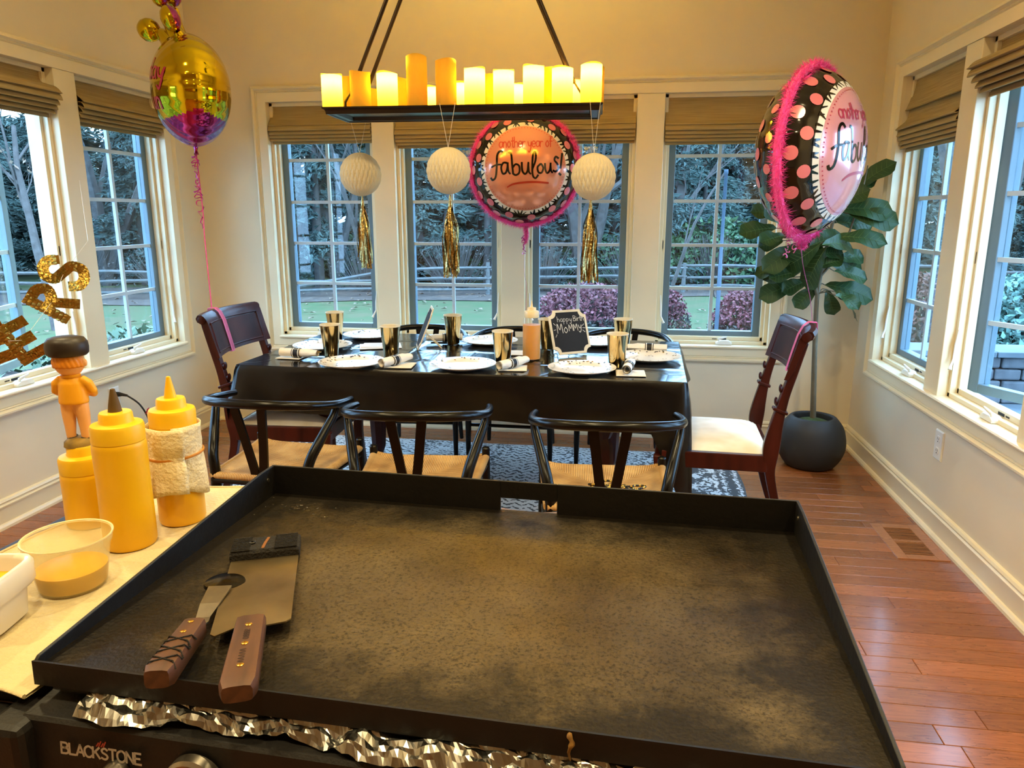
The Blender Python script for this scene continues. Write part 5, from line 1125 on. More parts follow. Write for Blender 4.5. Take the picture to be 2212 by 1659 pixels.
for ch_, px_, py_, th, lb in BN:
    c = onx(px_, py_, -2.42); sz_ = 1.08; az = atan2(c.y, c.x)-pi/2; t = thing('foil_letter', lb, 'letter', c, group='gold foil banner letters'); t.scale = (sz_, sz_, sz_); t.rotation_euler = (Matrix.Rotation(az, 3, 'Z') @ Matrix.Rotation(pi/2, 3, 'X') @ Matrix.Rotation(R_(th), 3, 'Z')).to_euler('XYZ')
    back = MB(); fr_ = MB()
    for st in LET[ch_]:
        fnb = lambda u, v: Vector((u-.05, v-.075, 0)); ribbon2d(back, st, .036, fnb)
        Q = catmull([(q[0], q[1], 0) for q in st], 5) if len(st) > 2 else [Vector((st[0][0], st[0][1], 0)).lerp(Vector((st[1][0], st[1][1], 0)), i/9) for i in range(10)]
        for i, q in enumerate(Q):
            tq = (Q[min(i+1, len(Q)-1)]-Q[max(0, i-1)]).normalized(); nq = Vector((-tq.y, tq.x, 0))
            for s in range(7):
                o_ = (s-3)*.0056; p0 = q+nq*o_-Vector((.05, .075, 0)); l = .013; a = nq*.0033; z0 = .002+rg.uniform(0, .001); z1 = .002+rg.uniform(.0015, .007)
                fr_.add([p0-a+Vector((0, 0, z0)), p0+a+Vector((0, 0, z0)), p0+a+tq*l+Vector((0, 0, z1)), p0-a+tq*l+Vector((0, 0, z1*rg.uniform(.5, 1.2)))], [(0, 1, 2, 3)])
    part('backing', back, M['banner_foil'], t, None, recalc=False); part('foil_fringe', fr_, M['banner_foil'], t, None, recalc=False, kind='stuff'); thr.append(c)
mb = MB(); P = [onx(-60, 725, -2.42)]+thr[::-1]+[onx(190, 520, -2.6), Vector((XL+.03, 3.56, 1.6))]
mb.tube(P[:-1]+[P[-1]], .0009, 4); o = part('banner_thread', mb, M['thread'], None, 60); tag(o, 'thin white thread the foil letters hang on', 'thread')
# ================================================================== GRIDDLE AND COOKING THINGS
GR = R_(-2.5); GC = Vector((-.185, .957, 0)); GW, GD = .969, .579; ZS = .893
M['season'] = mat('seasoned_steel', '#6e6048', .36, .8, scale=5, col2='#463b2c', bump=.12, bscale=180, vdetail=8); N, Lk, b_ = nodes(M['season'])
tc = N.new('ShaderNodeTexCoord'); n1 = N.new('ShaderNodeTexNoise'); n1.inputs['Scale'].default_value = 3.2; n1.inputs['Detail'].default_value = 9; n1.inputs['Roughness'].default_value = .72; Lk.new(tc.outputs['Object'], n1.inputs[0])
r3 = N.new('ShaderNodeValToRGB'); r3.color_ramp.elements[0].position = .35; r3.color_ramp.elements[1].position = .68; r3.color_ramp.elements[0].color = (.58, .58, .58, 1); r3.color_ramp.elements[1].color = (.30, .30, .30, 1); Lk.new(n1.outputs[0], r3.inputs[0]); Lk.new(r3.outputs[0], b_.inputs['Roughness'])
# worn centre, dark burnt-on rim, specks and scratches of a used plate
sxg = N.new('ShaderNodeSeparateXYZ'); Lk.new(tc.outputs['Object'], sxg.inputs[0])
ex = mathn(N, Lk, 'MULTIPLY', mathn(N, Lk, 'ABSOLUTE', sxg.outputs[0]), 1/.4845); ey = mathn(N, Lk, 'MULTIPLY', mathn(N, Lk, 'ABSOLUTE', sxg.outputs[1]), 1/.2895)
edg = mathn(N, Lk, 'MAXIMUM', ex, ey); n4 = N.new('ShaderNodeTexNoise'); n4.inputs['Scale'].default_value = 9; n4.inputs['Detail'].default_value = 8; n4.inputs['Roughness'].default_value = .7; Lk.new(tc.outputs['Object'], n4.inputs[0])
rim_ = N.new('ShaderNodeMapRange'); rim_.inputs[1].default_value = 1.12; rim_.inputs[2].default_value = 1.38; Lk.new(mathn(N, Lk, 'ADD', edg, n4.outputs[0]), rim_.inputs[0])
n5 = N.new('ShaderNodeTexNoise'); n5.inputs['Scale'].default_value = 230; n5.inputs['Detail'].default_value = 4; n5.inputs['Roughness'].default_value = .65; Lk.new(tc.outputs['Object'], n5.inputs[0])
spk = N.new('ShaderNodeValToRGB'); spk.color_ramp.elements[0].position = .36; spk.color_ramp.elements[0].color = (.18, .17, .16, 1); spk.color_ramp.elements[1].position = .5; spk.color_ramp.elements[1].color = (1, 1, 1, 1); e_ = spk.color_ramp.elements.new(.70); e_.color = (1, 1, 1, 1); e_ = spk.color_ramp.elements.new(.78); e_.color = (1.7, 1.6, 1.35, 1); Lk.new(n5.outputs[0], spk.inputs[0])
mg = N.new('ShaderNodeMix'); mg.data_type = 'RGBA'; mg.blend_type = 'MULTIPLY'; mg.inputs[0].default_value = .7; Lk.new(N[M['season']['ramp']].outputs[0], mg.inputs[6]); Lk.new(spk.outputs[0], mg.inputs[7])
mg2 = N.new('ShaderNodeMix'); mg2.data_type = 'RGBA'; Lk.new(mathn(N, Lk, 'MULTIPLY', rim_.outputs[0], .88), mg2.inputs[0]); Lk.new(mg.outputs[2], mg2.inputs[6]); mg2.inputs[7].default_value = (.012, .010, .008, 1); Lk.new(mg2.outputs[2], b_.inputs['Base Color'])
M['griddle_wall'] = mat('black_griddle_wall', '#0b0908', .5, .0, var=.3, scale=8, bump=.1, bscale=80); M['powder'] = mat('black_powder_coat', '#171514', .5, .1, var=.2, scale=20, bump=.08, bscale=300)
gr = thing('flat_top_griddle', 'large black flat top griddle in the foreground', 'griddle', GC, GR); hw, hd = GW/2, GD/2
mb = MB(); mb.bb((-hw, -hd, ZS-.012), (hw, hd, ZS)); plate = part('cooking_plate', mb, M['season'], gr, None)
mb = MB(); th = .005; hx0, hx1 = -.032, .072; zr = .95
mb.bb((-hw, hd-th, ZS-.012), (hx0, hd, zr)); mb.bb((hx1, hd-th, ZS-.012), (hw, hd, zr)); mb.bb((hx0, hd-th, ZS+.024), (hx1, hd, zr)); part('rear_wall', mb, M['griddle_wall'], gr, None, bevel=.0012)
for s in (-1, 1):
    mb = MB(); poly = [(-hd, ZS-.012), (hd-th, ZS-.012), (hd-th, zr), (hd-.05, zr), (-hd+.005, ZS+.012), (-hd, ZS+.008)]; x0 = -hw if s < 0 else hw-th
    mb.loops([[(x0, y, z) for y, z in poly], [(x0+th, y, z) for y, z in poly]], True, True, True); sw_ = part('side_wall', mb, M['griddle_wall'], gr, None, bevel=.0012)
    mb = MB(); mb.lathe([(.004, 0), (.004, .0012)], 10, c=(x0+(th if s < 0 else -.0012), hd-.03, ZS+.036), M=Matrix.Rotation(pi/2, 3, 'Y')); part('rivet', mb, mat('bright_rivet', '#b9b1a0', .3, 1), sw_, 40)
mb = MB(); poly = [(-hd-.004, ZS-.022), (-hd, ZS-.022), (-hd+.002, ZS+.001), (-hd+.001, ZS+.008), (-hd-.003, ZS+.009)]; mb.loops([[(x, y, z) for y, z in poly] for x in (-hw, hw)], True, True, True); part('front_lip', mb, M['griddle_wall'], gr, None)
mb = MB(); P = [(hd-.002, ZS-.001), (hd+.012, ZS-.002), (hd+.022, ZS-.008), (hd+.026, ZS-.02)]; mb.loops([[(x, y, z-.004*(1-((x-.02)/.052)**2)) for y, z in P] for x in [hx0+(hx1-hx0)*i/10 for i in range(11)]], False); part('grease_chute', mb, mat('lit_pink_steel', '#b49a8c', .35, .6, scale=30), gr, 60)  # pinkish light on the chute lip is put into the steel colour
# grease drops
mb = MB(); rg = random.Random(3)
for k in range(34):
    x = rg.gauss(-.40, .035); y = rg.gauss(.235, .015); r = abs(rg.gauss(.0012, .0011))+.0006; mb.ell((x, y, ZS), (r*1.3, r, .0008), 10, 4)
part('grease_drops', mb, mat('clear_grease', '#241c12', .08, .0, coat=1, var=.1), plate, 60, kind='stuff')
# body, control panel with lettering, knobs
mb = MB(); yf = -.318; prof = [(yf, .85), (yf-.004, .846), (yf-.012, .735), (yf+.01, .73), (hd, .73), (hd, .868), (-hd+.02, .868), (-hd+.015, .852)]; mb.loops([[(x, y, z) for y, z in prof] for x in (-hw+.004, hw-.004)], True, True, True); body = part('body', mb, M['powder'], gr, None, bevel=.002)
for x in (-hw+.09, hw-.09):
    for y in (-hd+.06, hd-.06):
        mb = MB(); mb.box((x, y, .375), (.04, .04, .72)); part('leg', mb, M['powder'], gr, None, bevel=.004)
GL = TM(GC, (0, 0, GR)); GLi = GL.inverted()
def gface(px_, py_, yl):      # point of the panel face under a pixel, in griddle space
    o = GLi @ Vector((0, 0, H)); d = GLi.to_3x3() @ ray(px_, py_); return o+d*((yl-o.y)/d.y)
M['logo'] = mat('silver_print', '#b9b3a8', .4, .3); M['logo_red'] = mat('red_print', '#9c3a2c', .5); M['steel'] = mat('brushed_steel', '#a59d90', .3, 1, var=.2, scale=30)
a = gface(138, 1604, yf-.007); b = gface(313, 1634, yf-.007); tw = b.x-a.x; zc = (a.z+b.z)/2-.002; hgt = tw*.125
CAP = {'B': [[(0, 0), (0, 1)], [(0, 1), (.3, 1), (.52, .98), (.64, .85), (.62, .65), (.48, .55), (.3, .53), (0, .53)], [(.3, .53), (.56, .5), (.72, .36), (.7, .14), (.52, .02), (.3, 0), (0, 0)]], 'L': [[(0, 1), (0, 0), (.62, 0)]], 'A': [[(0, 0), (.38, 1), (.76, 0)], [(.16, .32), (.6, .32)]], 'C': [[(.74, .86), (.4, 1), (.05, .78), (0, .4), (.2, .05), (.5, 0), (.75, .16)]],
       'K': [[(0, 0), (0, 1)], [(.66, 1), (.03, .42)], [(.24, .6), (.7, 0)]], 'S': [[(.62, .86), (.35, 1), (.06, .82), (.15, .6), (.5, .44), (.64, .22), (.4, 0), (.02, .1)]], 'T': [[(0, 1), (.74, 1)], [(.37, 1), (.37, 0)]], 'O': [[(.4, 1), (.06, .8), (.0, .4), (.2, .04), (.5, .0), (.8, .25), (.8, .7), (.6, .95), (.4, 1)]], 'N': [[(0, 0), (0, 1), (.7, 0), (.7, 1)]], 'E': [[(.6, 1), (0, 1), (0, 0), (.62, 0)], [(0, .52), (.5, .52)]]}
def caps_text(mb, s, x, z, hh, adv, wd, fn):
    for c in s:
        for st in CAP[c]:
            if c in 'LAKTNE' or c == 'B' and False:
                for q0, q1 in zip(st[:-1], st[1:]): ribbon2d(mb, [(x+q0[0]*hh*.95, z+q0[1]*hh), (x+q1[0]*hh*.95, z+q1[1]*hh)], wd, fn)
            else: ribbon2d(mb, [(x+q[0]*hh*.95, z+q[1]*hh) for q in st], wd, fn)
        x += adv*{'L': .86, 'O': 1.08, 'E': .9, 'S': .92}.get(c, 1)
mb = MB(); fn = lambda u, v: Vector((u, yf-.0085-(.85-v)*.10, v)); caps_text(mb, 'BLACKSTONE', a.x, zc-hgt/2, hgt, tw/9.75, hgt*.2, fn); part('maker_lettering', mb, M['logo'], body, None, recalc=False)
mb = MB(); xx = a.x+tw*.5
for k in range(4): ribbon2d(mb, [(xx-.006+.003*k, zc+hgt*.62), (xx-.003+.003*k, zc+hgt*.95+.002*(k % 2))], .0016, fn)
part('flame_mark', mb, M['logo_red'], body, None, recalc=False)
for px_, py_, r, nm in ((250, 1660, .016, 'igniter_button'), (420, 1665, .034, 'control_knob')):
    p = gface(px_, py_, yf-.012); mb = MB(); p.z -= r*.45; mb.lathe([(r, 0), (r, .012), (r*.9, .016), (r*.78, .016), (r*.74, .012), (r*.7, .012), (r*.66, .024), (r*.3, .026)], 32, c=(p.x, yf-.008, p.z), M=Matrix.Rotation(pi/2, 3, 'X')); part(nm, mb, M['steel'], body, 40)
for k in range(2): 
    p = gface(760+330*k, 1700, yf-.012); mb = MB(); r = .034; mb.lathe([(r, 0), (r, .012), (r*.9, .016), (r*.7, .012), (r*.66, .024), (r*.3, .026)], 32, c=(p.x, yf-.008, .80), M=Matrix.Rotation(pi/2, 3, 'X')); part('control_knob', mb, M['steel'], body, 40)
# left side shelf with end cap
mb = MB(); x0, x1, y0, y1 = -.875, -hw-.012, -.285, .38; mb.bb((x0, y0, .828), (x1, y1, .856)); sh = part('side_shelf', mb, M['powder'], gr, None, bevel=.006)
mb = MB(); mb.bb((x1-.02, -.345, .70), (-hw+.02, -.275, .848)); part('corner_bracket', mb, M['powder'], gr, None, bevel=.01)
mb = MB(); mb.bb((x0+.1, -.345, .70), (x1-.02, -.285, .838)); part('shelf_skirt', mb, M['powder'], gr, None, bevel=.01)
# folded towel on the shelf
M['towel'] = mat('cream_towel', '#cdbb8e', .9, var=.1, scale=12, bump=.35, bscale=160, sheen=.3); M['towel_stain'] = M['towel']
tw_ = thing('dish_towel', 'cream dish towel spread over the side shelf', 'towel', GL @ Vector((-.68, .03, .857)), GR)
mb = MB(); xa, xb, ya, yb = -.84+.68, -hw-.006+.68, -.30-.03, .372-.03
def tz(u, v): return .0045+.0022*mnoise.noise((u*6, v*7, 1.7))+.0015*mnoise.noise((u*22, v*18, .7))
def tp_(u, v, off): x = xa+(xb-xa)*u+.006*sin(v*11); y = ya+(yb-ya)*v+.008*sin(u*9+1); return Vector((x, y, (tz(u, v) if off else .0006)))
n1, n2 = 40, 60
mb.grid(lambda u, v: tp_(u, v, 1), n1, n2); mb.grid(lambda u, v: tp_(u, v, 0), n1, n2)
part('cloth', mb, M['towel'], tw_, 60)
mb = MB(); mb.tube([tp_(0, i/30, 1) for i in range(31)], .0028, 6); mb.tube([tp_(i/20, 1, 1) for i in range(21)], .0028, 6); mb.tube([tp_(i/20, 0, 1) for i in range(21)], .0028, 6); part('hem', mb, M['towel'], tw_, 60)
ZW = .8635
# squeeze bottles ------------------------------------------------------
M['mustard'] = mat('yellow_squeeze_plastic', '#eab208', .38, var=.10, scale=7, vdetail=3, sub=.0); M['mustard_cap'] = mat('yellow_cap_plastic', '#efbc16', .42, var=.12, scale=14)
M['oil_bottle'] = mat('oil_filled_plastic', '#efb420', .30, var=.08, scale=5); M['grime'] = mat('grimy_tip', '#5a4318', .6, scale=30)
def squeeze(label, base, h, r, body='mustard', tip=True, dirty=False):
    t = thing('squeeze_bottle', label, 'bottle', (base.x, base.y, ZW), group='yellow squeeze bottles on the shelf'); mb = MB()
    mb.lathe([(r*.75, .002), (r*.95, 0), (r, .006), (r*1.0, h*.35), (r*.985, h*.62), (r*1.0, h-.012), (r*.98, h-.004), (r*.9, h)], 40); part('bottle', mb, M[body], t, 50)
    rc = r*.98; z = h-.002; mb = MB(); mb.lathe([(rc*.9, z), (rc, z), (rc*1.01, z+.024), (rc*.96, z+.029), (rc*.66, z+.032), (rc*.64, z+.034), (rc*.62, z+.046), (rc*.58, z+.049), (rc*.18, z+.05)], 40); cp = part('cap', mb, M['mustard_cap'], t, 40)
    if tip: mb = MB(); mb.lathe([(rc*.27, z+.049), (rc*.22, z+.062), (rc*.09, z+.088), (rc*.03, z+.089)], 16); part('nozzle', mb, M['grime'] if dirty else M['mustard_cap'], cp, 50)
    return t
pb1 = onz(200, 1126, ZW); pb2 = onz(284, 1172, ZW); pb3 = onz(396, 1120, ZW)
b2 = squeeze('tallest yellow squeeze bottle with a dark stained nozzle', pb2, .19, .0425, dirty=True)
b3 = squeeze('yellow squeeze bottle wrapped in a paper towel', pb3, .188, .041, 'oil_bottle')
b1 = squeeze('short yellow squeeze bottle topped by a toy boy', pb1, .104, .0425, tip=False)
# paper towel wrap with rubber band
M['ptowel'] = mat('quilted_paper_towel', '#e6d6ae', .9, var=.05, scale=20, bump=.5, bscale=140); M['band_rubber'] = mat('rubber_band', '#c8822c', .6)
tw2 = thing('paper_towel_wrap', 'folded paper towel banded around the squeeze bottle', 'paper towel', (pb3.x, pb3.y, ZW)); mb = MB(); n = 64; L = []
for j in range(13):
    s = j/12; l = []
    for i in range(n+1):
        a = -1.1+2*pi*1.06*i/n; z = .070+.118*s; pinch = math.exp(-((z-.132)/.012)**2); r = .0435+.0035*(i/n)+.004*mnoise.noise((cos(a)*2, sin(a)*2, s*2))-.0025*pinch+.006*max(0, (.105-z)/.035)*(.5+.5*sin(a*3))
        if i > n-14: r += .0009*(i-n+14)*(1-.8*pinch)
        zz = z-(.010*max(0, 1-s*3)*(1+sin(a*2+.6)))
        l.append((r*cos(a), r*sin(a), zz))
    L.append(l)
mb.loops(L, False); o = part('sheet', mb, M['ptowel'], tw2, 60, recalc=False); sm = o.modifiers.new('thick', 'SOLIDIFY'); sm.thickness = .0018; sm.offset = 1
mb = MB(); mb.tube([(.0475*cos(2*pi*i/40), .0475*sin(2*pi*i/40), .131+.003*sin(2*pi*i/40+.8)) for i in range(41)], .0016, 6, flat=1.6); part('rubber_band', mb, M['band_rubber'], tw2, 60)
# toy boy standing on the short bottle, seen from behind -----------------
M['toy_skin'] = mat('toy_peach_vinyl', '#eeb06a', .42, var=.06, scale=30); M['toy_shirt'] = mat('toy_orange_vinyl', '#eaa418', .45, var=.06, scale=30); M['toy_hair'] = mat('toy_orange_hair', '#e08c20', .45, var=.08); M['toy_hat'] = mat('toy_black_cap', '#2a211d', .45, var=.15); M['toy_shoe'] = mat('toy_dark_shoe', '#2e2822', .6)
zb0 = ZW+.104+.05; fg = thing('toy_figure', 'toy boy in an orange shirt and black beret standing on the bottle cap', 'figurine', (pb1.x-.004, pb1.y, zb0), R_(12))
M['mound'] = mat('grimy_mound', '#9a7a2a', .7, scale=30, col2='#4a4030')
mb = MB(); mb.lathe([(.026, -.004), (.025, .004), (.018, .010), (.004, .011)], 20); part('stand', mb, M['mound'], fg, 60)
def fuse(name, mb, mt, parent, vox=.0022, it=6):
    o = part(name, mb, mt, parent, 179); r = o.modifiers.new('fuse', 'REMESH'); r.mode = 'VOXEL'; r.voxel_size = vox; r.use_smooth_shade = True
    s = o.modifiers.new('soft', 'SMOOTH'); s.iterations = it; s.factor = .5; return o
mb = MB()   # body: legs, hips, torso, neck, head with nose, mouth line and ears in one skin
for s in (-1, 1):
    mb.tube([(s*.013, 0, .008), (s*.0128, .001, .03), (s*.0125, .001, .05), (s*.011, 0, .072)], [.0075, .0095, .0115, .013], 12); mb.ell((s*.010, .001, .076), (.0135, .0145, .013)); 
    mb.ell((s*.0265, .004, .1475), (.0035, .005, .007), 8, 6)
mb.ell((0, 0, .088), (.022, .016, .018)); mb.tube([(0, 0, .085), (0, 0, .128)], [.018, .010], 12); mb.ell((0, .001, .150), (.0255, .0245, .027), 20, 12); mb.ell((0, .0265, .147), (.004, .004, .004), 8, 6)
fuse('body', mb, M['toy_skin'], fg, .002, 4)
mb = MB(); mb.lathe([(.0245, .074), (.0255, .078), (.024, .095), (.0215, .112), (.015, .124), (.010, .128)], 24, M=Matrix.Diagonal((1, .78, 1)))
for s in (-1, 1): mb.tube([(s*.016, 0, .119), (s*.028, .002, .110), (s*.0325, .006, .096), (s*.029, .016, .088), (s*.016, .023, .088)], [.0085, .0085, .0075, .0065, .006], 12)
fuse('shirt', mb, M['toy_shirt'], fg, .0018, 5)
mb = MB(); mb.lathe([(.011, .124), (.0165, .1235), (.017, .1265), (.0125, .130)], 24, cap0=False, cap1=False, M=Matrix.Diagonal((1, .85, 1))); part('collar', mb, M['toy_shirt'], fg, 50)
mb = MB()
def hr(u, v):
    a = pi+.15+(pi-.3)*u; ph = .05+1.05*v; k = 1+.02*sin(u*60+8*v); return Vector((.0272*k*cos(a)*cos(ph-.35), .0262*k*sin(a)*cos(ph-.35)+.001, .150+.0285*k*sin(ph-.35)))
mb.grid(hr, 60, 10); o = part('hair', mb, M['toy_hair'], fg, 60, recalc=False); sm = o.modifiers.new('thick', 'SOLIDIFY'); sm.thickness = .0025
mb = MB(); L = []; na = 72
for (r, z) in ((.018, .162), (.030, .162), (.0335, .166), (.0345, .176), (.0335, .186), (.0285, .193), (.018, .196), (.006, .197)): L.append([(r*cos(2*pi*i/na)*(1+.022*(i % 2)), r*.92*sin(2*pi*i/na)*(1+.022*(i % 2)), z+.10*(.0)) for i in range(na)])
mb.loops(L, True, True, True); part('cap', mb, M['toy_hat'], fg, 60)
for s in (-1, 1):
    mb = MB(); mb.ell((s*.014, .006, .009), (.0095, .0155, .006), 14, 8, Matrix.Rotation(-s*.35, 3, 'Z')); part('shoe', mb, M['toy_shoe'], fg, 60)
mb = MB()
for s in (-1, 1): mb.ell((s*.009, .0245, .153), (.002, .001, .003), 8, 6)
part('eyes', mb, M['toy_shoe'], fg, 60)
mb = MB(); mb.tube([(-.006, .0245, .140), (0, .0258, .1385), (.006, .0245, .140)], .0008, 6); part('mouth', mb, M['toy_shoe'], fg, 60)
# deli cup of yellow butter -------------------------------------------------
pc = onz(160, 1262, ZW); dc = thing('deli_cup', 'clear plastic cup half full of yellow melted butter', 'cup', (pc.x, pc.y, ZW))
M['deli'] = mat('translucent_deli_plastic', '#e4d290', .22, alpha=.30, var=.02); M['butter'] = mat('melted_butter', '#eab000', .3, var=.1, scale=30)  # yellow reflected inside the cup is tinted into the deli plastic
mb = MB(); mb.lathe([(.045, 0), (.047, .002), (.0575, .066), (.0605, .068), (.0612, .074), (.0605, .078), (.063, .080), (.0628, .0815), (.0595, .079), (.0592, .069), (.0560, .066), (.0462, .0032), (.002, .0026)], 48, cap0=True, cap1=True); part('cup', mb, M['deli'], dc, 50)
mb = MB(); mb.lathe([(.0600, .0795), (.0632, .0802), (.0632, .0822), (.0606, .0815)], 48, cap0=False, cap1=False); part('rim', mb, mat('deli_rim_highlight', '#f0e2b0', .2, alpha=.65), dc, 60)  # pale ring added as a painted highlight along the cup's rim
mb = MB(); mb.lathe([(.045, .0034), (.0458, .0045), (.0500, .031), (.047, .0318), (.002, .0318)], 48); part('butter', mb, M['butter'], dc, 50)
# white crock and shaker cut by the frame edge
M['crock'] = mat('white_ceramic', '#d9d2c2', .3, var=.04, coat=.3); pk = onz(-38, 1352, ZW); ck = thing('white_crock', 'white rounded crock with a deep rim cut by the left edge', 'crock', (pk.x, pk.y, ZW), R_(10))
def rsq(r, z, n=40, p=5): return [(r*(abs(cos(2*pi*i/n))**(2/p))*(1 if cos(2*pi*i/n) >= 0 else -1), r*(abs(sin(2*pi*i/n))**(2/p))*(1 if sin(2*pi*i/n) >= 0 else -1), z) for i in range(n)]
mb = MB(); mb.loops([rsq(.040, .0), rsq(.045, .003), rsq(.048, .044), rsq(.055, .047), rsq(.058, .052), rsq(.058, .078), rsq(.055, .083), rsq(.050, .083), rsq(.046, .078), rsq(.040, .012)], True, True, True); part('crock_body', mb, M['crock'], ck, 50)
mb = MB(); mb.loops([rsq(.0462, .060), rsq(.02, .062), rsq(.002, .062)], True, True, True); part('contents', mb, M['butter'], ck, 60)
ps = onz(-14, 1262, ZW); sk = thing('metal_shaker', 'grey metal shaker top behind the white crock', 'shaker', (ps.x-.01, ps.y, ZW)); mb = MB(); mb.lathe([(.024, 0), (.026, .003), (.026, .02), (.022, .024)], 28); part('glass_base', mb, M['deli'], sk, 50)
mb = MB(); mb.lathe([(.0265, .02), (.0275, .022), (.0275, .036), (.024, .041), (.016, .045), (.004, .047)], 28); part('lid', mb, M['steel'], sk, 40)
# foil along the grease gutter ------------------------------------------------
M['alu'] = mat('crumpled_aluminium', '#a8a6a0', .25, 1, var=.08, scale=20); rg = random.Random(12)
ft = thing('foil_strip', 'crumpled aluminium foil tucked under the griddle front edge', 'foil', GL @ Vector((-.1, -.3, .852)), GR); mb = MB(); nx, ny = 170, 7
def ff(u, v):
    x = -.315+.76*u; k = 4.0*u; wid = .026+.009*sin(x*17)+.010*mnoise.noise((x*14, 3.1, 0)); y = .012-wid*v
    z = .004+.010*(1-v)+.008*mnoise.noise((x*30, v*2.2, 1.3))+.006*mnoise.noise((x*70, v*4, 7.7))+.006*sin(pi*v)*abs(mnoise.noise((x*20, 0, 9)))*2
    if v < .01: z += .004
    return Vector((x+.003*mnoise.noise((x*80, v*6, 4)), y-.0+.004*mnoise.noise((x*60, v*4, 8)), max(.0015, z)))
mb.grid(ff, nx, ny); o = part('sheet', mb, M['alu'], ft, None, recalc=False)
# spatula with a scouring pad, and an offset turner ---------------------------
M['walnut'] = mat('rosewood_handle', '#5c3a26', .5, scale=6, col2='#412818', stretch=(1.5, 12, 12)); M['brass'] = mat('brass_rivet', '#d0a24a', .25, 1); M['blade'] = mat('worn_blade', '#9c8a68', .34, .9, scale=9, col2='#6c5c42', vdetail=8); M['pad'] = mat('black_scour_pad', '#191511', .9, bump=.6, bscale=220); M['burn'] = mat('rust_streak', '#7a4a1c', .8); M['ink'] = mat('stamped_ink', '#2e1a10', .7); M['dark_blade'] = mat('dark_oily_blade', '#2a241d', .15, .8, scale=14, col2='#15110d')
def along(a, b):
    a, b = Vector(a), Vector(b); d = b-a; az = atan2(d.y, d.x); el = atan2(d.z, sqrt(d.x**2+d.y**2)); return (0, -el, az)
A = GL @ Vector((0, 0, 0))
pa = onz(512, 1500, .921); pb = onz(577, 1180, .905); sp_ = thing('grill_spatula', 'wide steel spatula with a rosewood handle and black pad on the griddle', 'spatula', pa, rot=along(pa, pb)); Ls = (pb-pa).length
def handle(parent, L, w0, w1, th, z0=.0):
    mb = MB(); L_ = []
    for i in range(13):
        s = i/12; w_ = (w0+(w1-w0)*s)/2*(1 if s > .08 else .78+2.7*s); h_ = th/2*(1 if s > .06 else .8+3.3*s); L_.append([(L*s, w_*cos(2*pi*j/16)*(1.0) if False else max(-w_, min(w_, 1.25*w_*cos(2*pi*j/16))), z0+max(-h_, min(h_, 1.25*h_*sin(2*pi*j/16)))) for j in range(16)])
    mb.loops(L_, True, True, True); return part('handle', mb, M['walnut'], parent, 35)
hs_ = handle(sp_, .155, .041, .036, .024)
for x in (.038, .085, .130):
    mb = MB(); mb.lathe([(.0042, 0), (.0042, .001), (.003, .0016)], 14, c=(x, 0, .0118)); part('rivet', mb, M['brass'], hs_, 40)
mb = MB(); fn = lambda u, v: Vector((u, v, .0125))
for k, ch_ in enumerate(('S', 'B', 'B', 'B', 'O')):
    for st in CAP[ch_]: ribbon2d(mb, [(.118-.0048*k-q[0]*.0044+.0, -.003+q[1]*.0062) for q in [(p_[0], p_[1]) for p_ in st]], .0011, fn)
for i in range(5): ribbon2d(mb, [(.072-.006*i, -.003), (.070-.006*i, .004), (.068-.006*i, -.002)], .0009, fn)
part('stamped_lettering', mb, M['ink'], hs_, None, recalc=False)
mb = MB(); bw = .048; x0 = .150; x1 = Ls-.03
poly = [(x0, -.014), (x0+.004, -bw+.006), (x0+.010, -bw), (x1+.035, -bw-.002), (x1+.035, bw+.002), (x0-.006, bw), (x0-.012, bw-.006), (x0+.006, .016)]
mb.prism(poly, .0018); o = part('blade', mb, M['blade'], sp_, None); o.location.z = -.004
mb = MB(); L_ = []
for i, s in enumerate((0, .06, .5, .94, 1)):
    e = .8 if i in (0, 4) else 1; L_.append([(x1-.012+.058*q, (-bw-.004+(2*bw+.008)*s), .012*hh*e) for q, hh in ((0, -.5), (1, -.5), (1, .6), (.93, 1), (.07, 1), (0, .6))])
mb.loops(L_, True, True, True); pd_ = part('scouring_pad', mb, M['pad'], sp_, None, bevel=.002)
mb = MB()
for i in range(11): mb.bb((x1-.010+.005*i, bw-.026, .0118), (x1-.0078+.005*i, bw+.002, .0134)); mb.bb((x1-.010+.005*i, -bw, .0118), (x1-.0078+.005*i, -bw+.034, .0134))
part('pad_ribs', mb, M['pad'], pd_, None, kind='stuff')
mb = MB(); mb.lathe([(.004, 0), (.005, .002), (.0025, .003), (.0025, .001)], 14, c=(x1+.018, bw*.42, .012)); part('pad_rivet', mb, M['dark_metal'], pd_, 40)
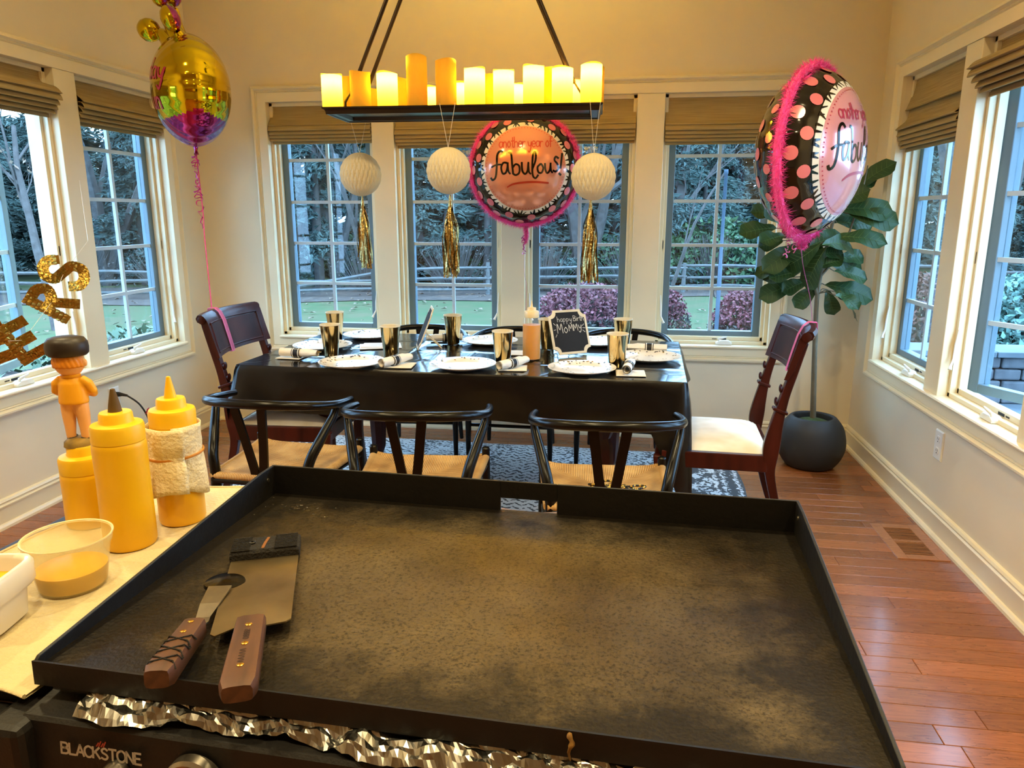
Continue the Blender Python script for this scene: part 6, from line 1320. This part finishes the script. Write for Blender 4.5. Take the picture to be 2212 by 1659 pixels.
mb = MB(); ribbon2d(mb, [(x1-.004, .003), (x1+.014, .001), (x1+.036, -.003)], .0045, lambda u, v: Vector((u, v, .0124))); part('burn_streak', mb, M['burn'], pd_, None, recalc=False)
pa = onz(338, 1468, .925); pb = onz(484, 1272, .901); tn = thing('offset_turner', 'narrow offset turner with an elastic wound rosewood handle', 'spatula', pa, rot=along(pa, pb)); Lt = (pb-pa).length
ht = handle(tn, .125, .034, .027, .026)
for x in (.088, .115):
    mb = MB(); mb.lathe([(.0038, 0), (.0038, .001), (.0028, .0015)], 14, c=(x, .001, .0128)); part('rivet', mb, M['brass'], ht, 40)
mb = MB()
for x in (.022, .046, .070): mb.tube([(x-.012, -.0172, .006), (x-.008, -.013, .0135), (x+.006, .013, .0135), (x+.010, .0165, .006)], .0011, 5); mb.tube([(x+.010, -.0168, .006), (x+.006, -.013, .0135), (x-.008, .013, .0135), (x-.012, .0172, .006)], .0011, 5)
part('elastic_band', mb, M['pad'], ht, 60)
mb = MB(); mb.loops([[(x, -w_, z), (x, w_, z), (x, w_, z+.002), (x, -w_, z+.002)] for x, w_, z in ((.12, .008, 0), (.14, .012, -.001), (.155, .009, -.002), (.185, .013, .004), (Lt-.015, .016, .009))], True, True, True); part('shank', mb, M['steel'], tn, None)
mb = MB(); cx = Lt+.012; mb.loops([[(cx+(.036*cos(a) if cos(a) > 0 else .030*cos(a))*s, .031*sin(a)*s, z) for a in [2*pi*i/32 for i in range(32)]] for s, z in ((.9, -.001), (1, .003), (.96, .007), (.6, .009), (.1, .010))], True, True, True); part('blade', mb, M['dark_blade'], tn, 60)

# burnt scrap of food caught on the front lip
ps_ = GL @ Vector((.16, -hd-.0055, ZS-.004)); mb = MB(); mb.tube(catmull([(0, 0, .012), (.004, -.002, .002), (.001, -.003, -.008), (.003, -.003, -.018)], 4), [.002, .005, .004, .003, .005, .006, .004, .003, .003, .002, .002, .0015, .001], 6, flat=.5)
o = part('food_scrap', mb, mat('dried_food', '#8a6428', .8, scale=60, col2='#5a3c18'), None, 60, loc=ps_); tag(o, 'small dried brown food scrap stuck on the griddle front lip', 'food scrap')
